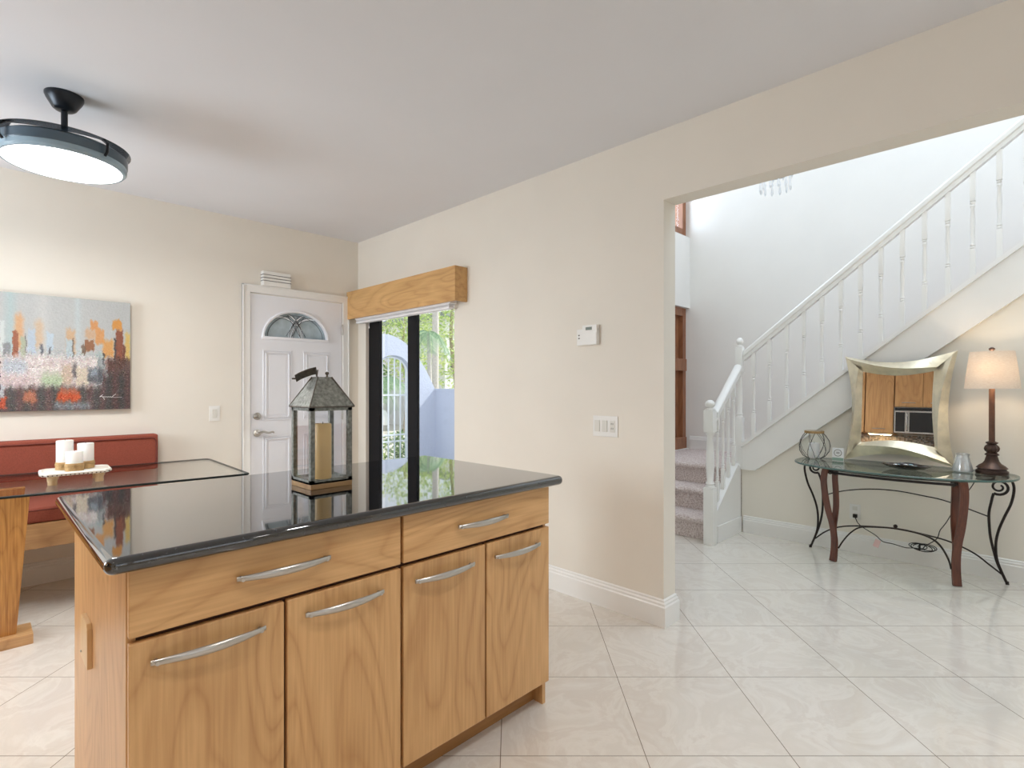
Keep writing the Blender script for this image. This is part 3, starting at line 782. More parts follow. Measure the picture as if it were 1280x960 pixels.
# counter
cb = bmesh.new(); bmesh.ops.create_cube(cb, size=1)
X0, X1, Y0, Y1 = .190, 1.672, 1.352, 2.285
for v in cb.verts: v.co = Vector(((X0+X1)/2+v.co.x*(X1-X0), (Y0+Y1)/2+v.co.y*(Y1-Y0), .897+v.co.z*.036))
ve = [e for e in cb.edges if abs(e.verts[0].co.z-e.verts[1].co.z) > .01]
bmesh.ops.bevel(cb, geom=ve, offset=.022, segments=5, profile=.5, affect='EDGES')
te = [e for e in cb.edges if abs(e.verts[0].co.z-e.verts[1].co.z) < 1e-5 and len(e.link_faces) == 2 and any(abs(f.normal.z) > .9 for f in e.link_faces) and any(abs(f.normal.z) < .1 for f in e.link_faces)]
bmesh.ops.bevel(cb, geom=te, offset=.0165, segments=6, profile=.5, affect='EDGES')
m = MB(); m._merge(cb)
ct = m.build('countertop', 'granite', None, 60)
for p_ in ct.data.polygons:
    if abs(p_.normal.z) > .999 or p_.area > .02: p_.use_smooth = False
tag(ct, 'polished black granite countertop with rounded edges lying on the maple island', 'countertop')
# wood outlet cover on island side
oc = thing('outlet_cover', (XA, 1.925, .49), 'pale slim wooden cover plate fixed on the end panel of the island', 'outlet cover')
MB().poly([(XA, 1.868, .488), (XA, 1.868, .60), (XA, 1.878, .612), (XA, 1.978, .612), (XA, 1.988, .60), (XA, 1.988, .488)], (-.012, 0, 0), .002).build('plate', 'cover', oc)
MB().lathe((XA-.012, 1.975, .505), [(.004, 0), (.003, -.002), (0, -.0022)], 8, 'X').build('screw', 'steel', oc)

# ------------------------------------------------------------------ lantern
ln = thing('candle_lantern', (.895, 1.855, .915), 'weathered galvanised metal lantern with glass sides standing on the black counter', 'lantern')
lx, ly, hs = .895, 1.855, .078; lz = .915
MB().box(lx-hs, lx+hs, ly-hs, ly+hs, lz, lz+.018, .002).build('wooden_base', 'basewood', ln)
m = MB(); m.box(lx-hs, lx+hs, ly-hs, ly+hs, lz+.018, lz+.024)
for sx in (-1, 1):
    for sy in (-1, 1):
        ax, ay = lx+sx*hs, ly+sy*hs
        m.box(min(ax, ax-sx*.016), max(ax, ax-sx*.016), min(ay, ay-sy*.016), max(ay, ay-sy*.016), lz+.018, lz+.285, .001)
for z in (lz+.018, lz+.272):
    m.box(lx-hs, lx+hs, ly-hs, ly-hs+.004, z, z+.014); m.box(lx-hs, lx+hs, ly+hs-.004, ly+hs, z, z+.014)
    m.box(lx-hs, lx-hs+.004, ly-hs, ly+hs, z, z+.014); m.box(lx+hs-.004, lx+hs, ly-hs, ly+hs, z, z+.014)
m.build('frame', 'galv', ln)
m = MB(); g = hs-.006
m.box(lx-g, lx+g, ly-g-.001, ly-g+.001, lz+.03, lz+.272); m.box(lx-g, lx+g, ly+g-.001, ly+g+.001, lz+.03, lz+.272)
m.box(lx-g-.001, lx-g+.001, ly-g, ly+g, lz+.03, lz+.272); m.box(lx+g-.001, lx+g+.001, ly-g, ly+g, lz+.03, lz+.272)
m.build('glass_pane', 'glass', ln)
t_ = bmesh.new(); e_ = hs+.005; a_ = .026; rows = []
for r_, z in ((e_, lz+.283), (e_, lz+.289), (a_, lz+.391), (a_-.004, lz+.392)):
    rows.append([t_.verts.new((lx+r_*sx, ly+r_*sy*(1 if r_ > .05 else .9), z)) for sx, sy in ((-1, -1), (1, -1), (1, 1), (-1, 1))])
for a, c in zip(rows, rows[1:]):
    for k in range(4): t_.faces.new((a[k], a[(k+1) % 4], c[(k+1) % 4], c[k]))
t_.faces.new(rows[0]); t_.faces.new(rows[-1][::-1]); bmesh.ops.recalc_face_normals(t_, faces=t_.faces)
m = MB(); m._merge(t_); roof = m.build('roof', 'galv', ln)
m = MB()
for sx, sy in ((-1, -1), (1, -1), (1, 1), (-1, 1)): m.tube([(lx+e_*sx, ly+e_*sy, lz+.288), (lx+a_*sx, ly+a_*sy*.9, lz+.392)], .0025, 6)
m.tube([(lx+e_*sx, ly+e_*sy, lz+.286) for sx, sy in ((-1, -1), (1, -1), (1, 1), (-1, 1))], .003, 6, True)
m.build('roof_seam', 'galvdark', roof)
# folded handle flap and pin
m = MB(); 
u_ = Vector((-.82, .57, 0)).normalized()
c_ = Vector((lx-.006, ly+.0, lz+.396))
side_ = Vector((0, 0, 1)).cross(u_)
pts = spline([c_+u_*.012+Vector((0, 0, .020)), c_+u_*.035+Vector((0, 0, .014)), c_+u_*.065+Vector((0, 0, .002)), c_+u_*.085+Vector((0, 0, -.010))])
m.strip(pts, (side_+Vector((0, 0, .8))).normalized(), .036, .003)
m.tube([c_+u_*.012+side_*.02+Vector((0, 0, .022)), c_+u_*.012+Vector((0, 0, -.004)), c_+u_*.012-side_*.02+Vector((0, 0, .022))], .0025, 6)
m.tube([c_+u_*.085+Vector((0, 0, -.010)), c_+u_*.097+Vector((0, 0, -.010))], .003, 6)
m.build('handle', 'galvdark', ln, 40)
m = MB().lathe((lx+.020, ly, lz+.390), [(.006, 0), (.004, .004), (.003, .010), (.0075, .014), (.006, .020), (0, .022)], 10)
m.build('pin', 'galvdark', ln, 40)
cn = thing('pillar_candle', (lx+.002, ly-.002, lz+.024), 'tall amber pillar candle standing inside the metal lantern', 'candle')
MB().lathe((lx+.002, ly-.002, lz+.024), [(.030, 0), (.031, .003), (.031, .195), (.029, .199), (.022, .197), (0, .196)], 28).build('wax', 'amber_wax', cn, 50)
MB().tube([(lx+.002, ly-.002, lz+.218), (lx+.003, ly-.002, lz+.229)], .0012, 6).build('wick', 'wick', cn)

# ------------------------------------------------------------------ ceiling fan light
FX, FY = .306, 3.257
fn = thing('ceiling_fan_light', (FX, FY, 2.35), 'round black retractable fan with a glowing white lamp disc hanging from the ceiling', 'ceiling fan')
MB().lathe((FX, FY, H), [(.074, 0), (.074, -.008), (.068, -.024), (.046, -.062), (.036, -.070), (.02, -.072), (0, -.072)], 32).build('ceiling_canopy', 'fanblack', fn, 35)
MB().lathe((FX, FY, 2.38), [(.013, 0), (.013, .19)], 16).build('downrod', 'fanblack', fn, 35)
MB().lathe((FX, FY, 2.40), [(.05, -.02), (.034, .03), (.021, .06), (.018, .07)], 24).build('motor_cover', 'fanblack', fn, 35)
R0 = .243
MB().lathe((FX, FY, 2.328), [(R0*.18, .070), (R0*.5, .068), (R0*.93, .064), (R0, .052), (R0, .018), (R0*.99, .012), (R0*.8, .010)], 64).build('housing_ring', 'fanring', fn, 35)
MB().lathe((FX, FY, 2.308), [(R0*.95, .002), (R0*.985, .012), (R0*.985, .040), (R0*.9, .041)], 64).build('diffuser_rim', 'diffrim', fn, 35)
MB().lathe((FX, FY, 2.308), [(0, -.004), (R0*.6, -.002), (R0*.90, .001), (R0*.955, .006), (R0*.94, .012), (0, .012)], 64).build('lamp_disc', 'diffuser', fn, 50)
for j in range(4):
    a0 = 2*PI*j/4+.5; m = MB(); t_ = bmesh.new(); rows = []
    for i in range(17):
        a = a0+i/16*1.75; w_ = .045*math.sin(PI*min(1, (i+2)/19))+.012; rr = R0+.012
        zc = 2.405
        rows.append([t_.verts.new((FX+r_*math.cos(a), FY+r_*math.sin(a), z_)) for r_, z_ in ((rr-w_*1.3, zc+.006), (rr, zc), (rr, zc-.003), (rr-w_*1.3, zc+.003))])
    for a, c in zip(rows, rows[1:]):
        for k in range(4): t_.faces.new((a[k], a[(k+1) % 4], c[(k+1) % 4], c[k]))
    t_.faces.new(rows[0]); t_.faces.new(rows[-1][::-1]); bmesh.ops.recalc_face_normals(t_, faces=t_.faces); m._merge(t_)
    m.build('blade', 'fanblade', fn)
    a = a0+.02
    MB().tube([(FX+(R0+.004)*math.cos(a), FY+(R0+.004)*math.sin(a), 2.33), (FX+(R0+.018)*math.cos(a), FY+(R0+.018)*math.sin(a), 2.345), (FX+(R0+.02)*math.cos(a), FY+(R0+.02)*math.sin(a), 2.385), (FX+(R0+.0)*math.cos(a), FY+(R0+.0)*math.sin(a), 2.405)], .006, 8).build('blade_bracket', 'fanblack', fn, 40)

# ------------------------------------------------------------------ painting
def paint_color(s, t, rnd):
    n = lambda a: (rnd.random()-.5)*a
    def mixc(a, b, k): return [a[i]*(1-k)+b[i]*k for i in range(3)]
    jx = .004*(math.sin(t*61+s*23)+math.sin(t*137+s*71)*.6+(rnd.random()-.5)*1.6)
    jt = .008*(math.sin(s*83+t*19)+math.sin(s*191)*.7+(rnd.random()-.5)*2.2)
    S = (s+jx*(.35+t)) % 1.0; t = min(1, max(0, t+jt))
    base = [196, 200, 200]
    base = mixc(base, [176, 204, 206], .7*max(0, 1-abs(S-.07)/.06)*(t < .6))
    base = mixc(base, [204, 222, 226], .6*max(0, 1-abs(S-.56)/.04))
    base = mixc(base, [228, 226, 222], .4*max(0, 1-abs(S-.3)/.08))
    c = base
    def blk(s0, s1, t0, t1, col, k=1.0, f=.012):
        nonlocal c
        e = min(1, max(0, min(S-s0, s1-S)/f+.5))*min(1, max(0, min(t-t0, t1-t)/(f*2)+.5))
        c = mixc(c, col, e*k)
    for a in ((.10, .16, .18, .48, (232, 160, 96), .7, .03), (.24, .30, .22, .45, (230, 176, 120), .5, .03), (.47, .54, .28, .50, (224, 168, 112), .7, .02), (.66, .72, .19, .27, (226, 150, 84), .9, .01),
              (.70, .77, .26, .40, (228, 156, 88), .9, .01), (.62, .70, .27, .36, (222, 160, 104), .6, .02), (.76, .85, .36, .52, (230, 158, 76), .85, .02), (.84, .92, .17, .26, (226, 150, 62), .95, .01), (.95, .99, .28, .55, (232, 190, 84), .8, .02)): blk(*a[:4], a[4], a[5], a[6])
    for a in ((.0, .03, .24, .6, (222, 230, 228), .8), (.02, .07, .42, .60, (120, 120, 124), .7), (.085, .125, .33, .56, (160, 92, 66), 1), (.14, .175, .37, .55, (176, 186, 160), .9), (.175, .18, .36, .5, (70, 60, 60), .8), (.19, .245, .30, .5, (188, 206, 224), .9),
              (.28, .30, .42, .52, (90, 94, 108), .8), (.325, .375, .32, .48, (196, 216, 230), .9), (.34, .355, .44, .52, (80, 80, 90), .8), (.47, .52, .37, .6, (190, 210, 218), .95), (.52, .527, .36, .6, (60, 56, 60), .9),
              (.615, .69, .37, .47, (152, 96, 62), .95), (.59, .62, .42, .5, (110, 84, 66), .8), (.70, .76, .48, .62, (176, 196, 196), .9), (.76, .775, .48, .6, (60, 60, 66), .9), (.78, .86, .55, .64, (128, 54, 40), .95), (.855, .875, .35, .6, (58, 56, 60), .95), (.87, .93, .26, .62, (140, 78, 56), 1), (.93, .95, .40, .6, (112, 60, 44), 1)): blk(*a[:4], a[4], a[5], .006)
    if t > .5+.02*math.sin(S*40):
        k = min(1, (t-.5)/.05)
        q_ = .5+.5*math.sin(S*47+3*math.sin(t*40))*math.sin(t*55+4*math.sin(S*21)); hz_ = mixc([214, 192, 190], [248, 242, 238], q_)
        if S < .72: c = mixc(c, hz_, k*.85)
        elif S < .8: c = mixc(c, [150, 150, 152], k*.6)
        else: c = mixc(c, [84, 58, 52], k*.9)
    blk(.02, .18, .56, .68, (182, 194, 206), .8, .03); blk(.29, .45, .68, .80, (176, 204, 158), .8, .04); blk(.44, .52, .60, .78, (206, 178, 150), .7, .02)
    blk(.52, .55, .58, .72, (60, 54, 56), .7, .02); blk(.55, .64, .62, .78, (226, 212, 186), .8, .01); blk(.64, .76, .62, .76, (66, 72, 80), .8, .02); blk(.66, .72, .63, .70, (170, 190, 206), .6, .02)
    if t > .76 or S > .76 and t > .62:
        k = min(1, max((t-.76)/.06, (t-.62)/.1 if S > .76 else 0))
        c = mixc(c, [70+14*math.sin(S*60), 58, 58], k*.9)
    blk(.0, .2, .70, .8, (206, 180, 182), .6, .03); blk(.40, .58, .84, .92, (214, 84, 40), .95, .02); blk(.42, .56, .81, .845, (222, 120, 84), .8, .02); blk(.16, .25, .83, .93, (200, 116, 84), .85, .02); blk(0, .04, .88, .98, (206, 78, 44), .9, .01)
    blk(.38, .66, .94, .985, (168, 186, 196), .7, .03); blk(0, .03, .78, .88, (210, 222, 230), .8, .01)
    blk(.29, .40, .62, .64, (240, 236, 224), .6, .01)
    v = n(26) if t > .45 else n(8)
    if t > .5 and rnd.random() < .10: v += 34*(1 if rnd.random() > .5 else -1)
    c = mixc(c, [150, 146, 142], .12)
    return [max(0, min(255, q*.95+v+n(10)*(t > .45))) for q in c]
pt = thing('cityscape_painting', (.04, YB-.02, 1.12), 'unframed canvas painting of an orange and grey city skyline on the back wall', 'painting')
px0, px1, pz0, pz1 = -.70, .785, 1.118, 1.862; pyf = YB-.04
MB().box(px0, px1, pyf+.001, YB-.002, pz0, pz1, .001).build('canvas_edge', 'cardgrey', pt)
me = bpy.data.meshes.new('painted_face'); NX, NZ = 300, 150
vs = [(px0+(px1-px0)*i/NX, pyf, pz0+(pz1-pz0)*j/NZ) for j in range(NZ+1) for i in range(NX+1)]
fs = [(j*(NX+1)+i, j*(NX+1)+i+1, (j+1)*(NX+1)+i+1, (j+1)*(NX+1)+i) for j in range(NZ) for i in range(NX)]
o_ = Vector(pt['_o']); me.from_pydata([tuple(Vector(v)-o_) for v in vs], [], fs)
ca = me.color_attributes.new('Col', 'BYTE_COLOR', 'CORNER'); rnd = random.Random(3)
li = 0
for f in range(len(fs)):
    i, j = f % NX, f//NX
    x = px0+(px1-px0)*(i+.5)/NX; t = 1-(j+.5)/NZ
    col = paint_color((x-.122)/.668, t, rnd); cc = srgb(*col)
    for k in range(4): ca.data[li].color = cc; li += 1
me.materials.append(M['paint'])
po = bpy.data.objects.new('painted_face', me); C.objects.link(po); po.parent = pt; po['_o'] = tuple(o_)
sg = MB(); zc = pz0+.085
def sx_(a): return .122+.668*a
sg.tube(spline([(sx_(.775), pyf-.001, zc-.018), (sx_(.755), pyf-.001, zc+.004), (sx_(.735), pyf-.001, zc+.001), (sx_(.76), pyf-.001, zc+.016)]), .0016, 5)
sg.tube(spline([(sx_(.76)+.006*i, pyf-.001, zc-.002+.005*(i % 2)) for i in range(9)]+[(sx_(.87), pyf-.001, zc+.022)]), .0013, 5)
sg.tube([(sx_(.83), pyf-.001, zc-.003), (sx_(.92), pyf-.001, zc-.003)], .0009, 5)
sg.build('signature', 'wax', pt)

# ------------------------------------------------------------------ bench
bn = thing('banquette_bench', (.1, 4.3, 0), 'wooden wall bench with rust red seat and back cushions behind the glass table', 'bench')
bx0, bx1 = -1.70, .94
MB().box(bx0, bx1, 4.10, YB-.02, .34, .485, .003).build('seat_box', 'oak_h', bn)
MB().box(.80, .84, 4.15, YB-.02, 0, .34, .003).build('support_panel', 'oak', bn)
MB().box(-.92, -.88, 4.15, YB-.02, 0, .34, .003).build('support_panel', 'oak', bn)
MB().box(bx0, bx1, 4.095, 4.57, .487, .575, .025, 4).build('seat_cushion', 'rust', bn, 60)
MB().box(bx0, bx1+.002, 4.498, YB-.004, .685, .935, .022, 4).build('back_cushion', 'rust', bn, 60)
m = MB(); zt, zbm, xr, rr = .930, .72, bx1-.012, .03
loop = [(bx0, 4.494, zt-.02)]+[(xr-rr+rr*math.sin(a), 4.494, zt-.02-rr+rr*math.cos(a)) for a in [PI/2*i/6 for i in range(7)]]+[(xr-rr+rr*math.cos(a), 4.494, zbm+rr-rr*math.sin(a)) for a in [PI/2*i/6 for i in range(7)]]+[(bx0, 4.494, zbm)]
m.tube(loop, .0045, 6); m.build('piping', 'piping', bn, 60)
m = MB(); m.tube([(bx0, 4.098, .56), (bx1-.02, 4.098, .56)], .0045, 6); m.build('piping', 'piping', bn, 60)

# ------------------------------------------------------------------ glass table
gt = thing('glass_dining_table', (0, 3.95, 0), 'glass topped dining table on tapered oak pedestals between bench and island', 'dining table')
TZ = .738
TP = [(1.208, 3.470), (-1.25, 3.715), (-1.25, 4.62-.10), (1.245, 4.425)]
cs = []
for i, p in enumerate(TP):
    p = Vector(p); a = (Vector(TP[i-1])-p).normalized(); c = (Vector(TP[(i+1) % 4])-p).normalized()
    r = .04 if i == 0 else .05
    for k in range(5):
        t = k/4; cs.append(((p+a*r)*(1-t)**2+p*2*t*(1-t)+(p+c*r)*t*t))
gb = MB().poly([(p.x, p.y, TZ-.012) for p in cs], (0, 0, .0119)).build('tabletop', 'tableglass', gt)
eg = MB().tube([(p.x, p.y, TZ-.006) for p in cs], .0066, 8, True).build('edge', 'glassedge', gb, 60)
def slab(y0, y1, xc, wt, wb, z0, z1):
    return MB().poly([(xc-wb, y0, z0), (xc+wb, y0, z0), (xc+wt, y0, z1), (xc-wt, y0, z1)], (0, y1-y0, 0), .003)
for xc in (-.13, -.95):
    for y0 in (3.595+(0.05 if xc < -.5 else 0), 3.91):
        slab(y0, y0+.06, xc, .335, .285 if y0 < 3.8 else .25, .05 if y0 < 3.8 else 0, TZ-.0135).build('pedestal_panel', 'oak', gt)
        if y0 < 3.8: MB().box(xc-.36, xc+.345, y0-.05, y0+.13, 0, .05, .003).build('foot_plate', 'oak_h', gt)

# tray and candles
tr = thing('candle_tray', (.43, 3.86, TZ), 'small white beaded tray on short wooden feet holding three candles', 'tray')
rz = Matrix.Rotation(math.radians(-3), 4, 'Z'); tc_ = Vector((.412, 3.865, 0))
def RT(x, y, z): v = rz @ Vector((x, y, 0)); return (tc_.x+v.x, tc_.y+v.y, z)
oc_ = [(-.148, -.085), (-.125, -.11), (.125, -.11), (.148, -.085), (.148, .085), (.125, .11), (-.125, .11), (-.148, .085)]
m = MB().poly([RT(x, y, TZ+.050) for x, y in oc_], (0, 0, .016), .003)
m.tube([RT(x, y, TZ+.063) for x, y in oc_], .009, 8, True); m.build('tray_board', 'traywood', tr, 40)
m = MB(); per = oc_+[oc_[0]]
for (xa, ya), (xb, yb) in zip(per, per[1:]):
    L = math.hypot(xb-xa, yb-ya); nn = max(1, int(L/.017))
    for i in range(nn):
        t = (i+.5)/nn; x, y = xa+(xb-xa)*t, ya+(yb-ya)*t; s = 1.045
        m.sphere(RT(x*s, y*s, TZ+.057), .0045, 6)
m.build('bead_trim', 'bead', tr)
for sx, sy in ((-1, -1), (1, -1), (-1, 1), (1, 1)):
    p = RT(sx*.10, sy*.07, 0)
    MB().lathe((p[0], p[1], TZ+.0005), [(.020, 0), (.022, .006), (.019, .02), (.027, .042), (.027, .0495)], 14).build('foot', 'trayfoot', tr, 40)
TT = TZ+.0662
def wrapcandle(x, y, h, r, label):
    c = thing('pillar_candle', (x, y, TT), label, 'candle', 'white candles on the beaded tray')
    MB().lathe((x, y, TT), [(r-.001, 0), (r, .002), (r, h-.004), (r-.003, h), (r-.012, h-.002), (0, h-.004)], 28).build('wax', 'wax', c, 50)
    MB().tube([(x, y, TT+h-.005), (x+.001, y, TT+h+.006)], .001, 5).build('wick', 'wick', c)
    MB().lathe((x, y, TT+.002), [(r+.0005, 0), (r+.003, .001), (r+.003, .042), (r+.0005, .043)], 28).build('burlap_band', 'burlap', c, 50)
    m = MB(); m.tube([(x+(r+.004)*math.cos(a), y+(r+.004)*math.sin(a), TT+.03+.004*math.sin(3*a)) for a in [2*PI*i/20 for i in range(20)]], .002, 5, True)
    d_ = Vector((-.25, -.97, 0)); s_ = Vector((.97, -.25, 0)); b0 = Vector((x, y, TT+.03))+d_*(r+.005)
    for sg_ in (-1, 1):
        m.tube(spline([b0, b0+s_*sg_*.014+Vector((0, 0, .012)), b0+s_*sg_*.022+Vector((0, 0, .004)), b0+s_*sg_*.01+Vector((0, 0, -.002)), b0], 4), .0016, 5)
        m.tube(spline([b0, b0+s_*sg_*.010+Vector((0, 0, -.012)), b0+s_*sg_*.018+Vector((0, 0, -.022))], 4), .0016, 5)
    m.build('twine_bow', 'twine', c)
p = RT(-.045, .045, 0); wrapcandle(p[0], p[1], .166, .039, 'tallest white candle wrapped in burlap on the tray')
p = RT(.046, .035, 0); wrapcandle(p[0], p[1], .145, .039, 'middle height white candle with a twine bow on the tray')
p = RT(-.008, -.052, 0); wrapcandle(p[0], p[1], .110, .039, 'shortest white candle with burlap band at the front of the tray')

# ------------------------------------------------------------------ console table
cs_ = thing('console_table', (4.45, .70, 0), 'glass topped console table with scrolled iron and bent wood legs against the stair wall', 'console table')
CZ = .722; cxx, cyy = 4.455, .695
def sup(a, rx0, rx1, ry, e):
    ca_, sa_ = math.cos(a), math.sin(a); rx = rx0 if ca_ < 0 else rx1
    ex = .9 if ca_ < 0 else .5
    return (cxx+rx*math.copysign(abs(ca_)**ex, ca_), cyy+ry*math.copysign(abs(sa_)**(.9 if ca_ < 0 else .75), sa_))
out_ = [sup(2*PI*i/72, .405, .25, .615, 2.3) for i in range(72)]
tp = MB().poly([(x, y, CZ-.012) for x, y in out_], (0, 0, .0118)).build('tabletop', 'consoleglass', cs_)
MB().tube([(x, y, CZ-.006) for x, y in out_], .0066, 8, True).build('edge', 'consoleedge', tp, 60)
# rails under glass
rim = [(cxx+.33*math.cos(a)*(-1), cyy+.50*math.sin(a), CZ-.024) for a in [-PI/2+PI*i/24 for i in range(25)]]
m = MB().tube(rim, .008, 8); m.tube([(cxx+.16, cyy-.5, CZ-.024), (cxx+.16, cyy+.5, CZ-.024)], .008, 8)
m.tube([(cxx, cyy-.5, CZ-.024), (cxx+.16, cyy-.5, CZ-.024)], .007, 8); m.tube([(cxx, cyy+.5, CZ-.024), (cxx+.16, cyy+.5, CZ-.024)], .007, 8)
m.build('top_frame', 'iron', cs_, 50)
MB().tube(spline([(4.38, 1.06, .650), (4.345, .88, .650), (4.33, .70, .650), (4.345, .54, .650), (4.38, .37, .650)]), .009, 8).build('front_rail', 'iron', cs_, 50)
def sc(pts, X, f): return spline([(X, y, z) for y, z in pts], 6)
def spiral(yc, zc_, r0, turns, a0, sgn, X):
    return [(X, yc+(r0*(1-.72*i/30))*math.cos(a0+sgn*turns*2*PI*i/30), zc_+(r0*(1-.72*i/30))*math.sin(a0+sgn*turns*2*PI*i/30)) for i in range(31)]
XBk = 4.68
Lo = [(1.292, .694), (1.322, .655), (1.325, .602), (1.303, .506), (1.265, .414), (1.238, .321), (1.23, .226), (1.24, .128), (1.284, .002)]
Li = [(1.228, .598), (1.207, .532), (1.199, .451), (1.197, .369), (1.203, .272), (1.228, .158), (1.284, .002)]
Ro = [(.165, .694), (.13, .685), (.110, .650), (.107, .601), (.121, .521), (.154, .425), (.179, .341), (.192, .259), (.19, .169), (.175, .104), (.138, .002)]
Ri = [(.193, .595), (.213, .53), (.226, .447), (.224, .356), (.217, .277), (.2, .189), (.183, .119), (.138, .002)]
for lo, li_, yc, sgn, a0 in ((Lo, Li, 1.250, 1, -PI*.72), (Ro, Ri, .177, -1, -PI*.28)):
    if sgn < 0: li_[0] = (.203, .578); li_.insert(1, (.21, .55))
    m = MB(); m.tube(sc(lo, XBk, 1), .0075, 8); m.tube(sc(li_, XBk, 1), .0075, 8)
    e0 = li_[0]
    e0 = li_[0]; zc0 = .636 if sgn > 0 else .622
    a0 = math.atan2(e0[1]-zc0, e0[0]-yc); r_ = math.hypot(e0[1]-zc0, e0[0]-yc)
    m.tube(spiral(yc, zc0, r_, 1.5, a0, sgn, XBk), [.0085-.0001*i for i in range(31)], 8)
    m.lathe((XBk, lo[-1][0], 0), [(.011, 0), (.010, .004), (.008, .02)], 10)
    m.build('leg', 'iron', cs_, 50)
MB().tube(spline([(XBk, y, z) for y, z in [(1.197, .421), (1.054, .478), (.884, .514), (.725, .523), (.574, .51), (.44, .49), (.227, .422)]]), .0045, 6).build('upper_brace', 'iron', cs_, 50)
MB().tube(spline([(XBk, y, z) for y, z in [(1.25, .075), (1.173, .147), (1.077, .199), (.94, .230), (.72, .25), (.496, .231), (.385, .204), (.295, .163), (.226, .109), (.165, .06)]]), .0055, 6).build('lower_brace', 'iron', cs_, 50)
m = MB().strip(spline([(4.425, 1.03, .10), (4.43, 1.00, .16), (4.435, .955, .225), (4.44, .90, .272), (4.44, .82, .290), (4.44, .70, .302), (4.44, .58, .296), (4.44, .50, .275), (4.435, .45, .235), (4.43, .41, .16), (4.425, .395, .10)]), (1, 0, 0), .016, .009)
m.sphere((4.44, .692, .318), .013, 12); m.build('stretcher', 'iron', cs_, 40)
# wooden legs: sabre legs of two bent slats. s = outward coordinate along dir
for yb_, dy in ((1.055, .55), (.372, -.55)):
    dr = Vector((-1, dy, 0)).normalized(); wd = dr.cross(Vector((0, 0, 1))).normalized()
    foot = Vector((4.425, yb_, 0))
    def P_(s, z): return foot+dr*s+Vector((0, 0, z))
    m = MB()
    a = [P_(s, z) for s, z in ((.02, .668), (.052, .690), (.085, .672), (.100, .60), (.088, .50), (.060, .38), (.025, .28), (.005, .18), (.006, .08), (.020, .003))]
    m.strip(spline(a), wd, .046, [.013]*55)
    a = [P_(s, z) for s, z in ((-.006, .655), (-.004, .60), (-.012, .50), (-.014, .40), (-.004, .32), (.008, .24), (-.004, .14), (.0, .05), (.006, .003))]
    m.strip(spline(a), wd, .042, .012)
    p_ = m.build('leg', 'mahog', cs_, 40)
    m = MB(); c0 = P_(.018, .655)
    for sgn in (-1, 1):
        m.tube([c0+wd*sgn*.022+dr*(.028*(1-.7*i/24))*math.cos(3.2*PI*i/24)+Vector((0, 0, (.028*(1-.7*i/24))*math.sin(3.2*PI*i/24))) for i in range(25)], .006, 6)
    m.tube([c0-wd*.026, c0+wd*.026], .012, 10)
    m.build('scroll', 'iron', p_, 50)

# mirror leaning
def tp_(y, z, off=0.0):
    t = math.radians(4); xx = 4.625+math.tan(t)*(z-.725)
    return Vector((xx-off*math.cos(t), y, z+off*math.sin(t)))
mr = thing('wall_mirror', (4.63, .71, .725), 'square mirror in a wavy champagne frame with pointed corners leaning on the console table', 'mirror')
TL, TR, BR, BL = (1.040, 1.503), (.381, 1.517), (.395, .731), (1.036, .728)
iTL, iTR, iBR, iBL = (.926, 1.385), (.508, 1.381), (.500, .858), (.932, .862)
def curve(a, b, sag, n=20):
    a, b = Vector(a), Vector(b); d_ = b-a; nrm = Vector((d_.y, -d_.x)).normalized()
    return [a+d_*i/n+nrm*sag*math.sin(PI*i/n) for i in range(n+1)]
cen = Vector((.71, 1.12))
frm = [MB(), MB()]
CO = [TL, TR, BR, BL]; CI = [iTL, iTR, iBR, iBL]
ios = [.062, .042, .062, .048]; iis = [.030, .012, .028, -.020+.02]
for k in range(4):
    a, b, c, d_ = CO[k], CO[(k+1) % 4], CI[k], CI[(k+1) % 4]
    n = 24
    def sagdir(a, b, s):
        a2, b2 = Vector(a), Vector(b); m_ = (a2+b2)/2; e = b2-a2; nr = Vector((e.y, -e.x)).normalized()
        if (cen-m_).dot(nr) < 0: nr = -nr
        return [a2+e*i/n+nr*s*math.sin(PI*i/n) for i in range(n+1)]
    oo_ = sagdir(a, b, ios[k]); ii_ = sagdir(c, d_, iis[k])
    rows = []
    for i in range(n+1):
        t = i/n; q0, q3 = oo_[i], ii_[i]
        rid = .18+.64*t                     # the ridge wanders from the outer to the inner edge
        hgt = .028+.036*math.sin(PI*t)
        q1 = q0.lerp(q3, rid); 
        rows.append([tp_(q0.x, q0.y, .004), tp_(q0.x, q0.y, .014), tp_(q1.x, q1.y, .014+hgt), tp_(q3.x, q3.y, .012), tp_(q3.x, q3.y, .003)])
    for part, (c0, c1) in ((0, (1, 2)), (1, (2, 3)), (0, (0, 1)), (0, (3, 4))):
        for r0, r1 in zip(rows, rows[1:]):
            frm[part].quad(r0[c0], r0[c1], r1[c1], r1[c0])
    for r0, r1 in zip(rows, rows[1:]): frm[0].quad(r0[0], r1[0], r1[4], r0[4])
for f in frm: bmesh.ops.remove_doubles(f.bm, verts=f.bm.verts, dist=1e-5); bmesh.ops.recalc_face_normals(f.bm, faces=f.bm.faces)
frm[0].build('frame', 'champagne', mr, 30); frm[1].build('frame', 'champagne', mr, 30)
q2 = MB().poly([tp_(.975, .815, .002), tp_(.975, 1.43, .002), tp_(.465, 1.43, .002), tp_(.465, .815, .002)], tp_(0, 1, .008)-tp_(0, 1, .002))
q2.build('mirror_glass', 'mirror', mr)
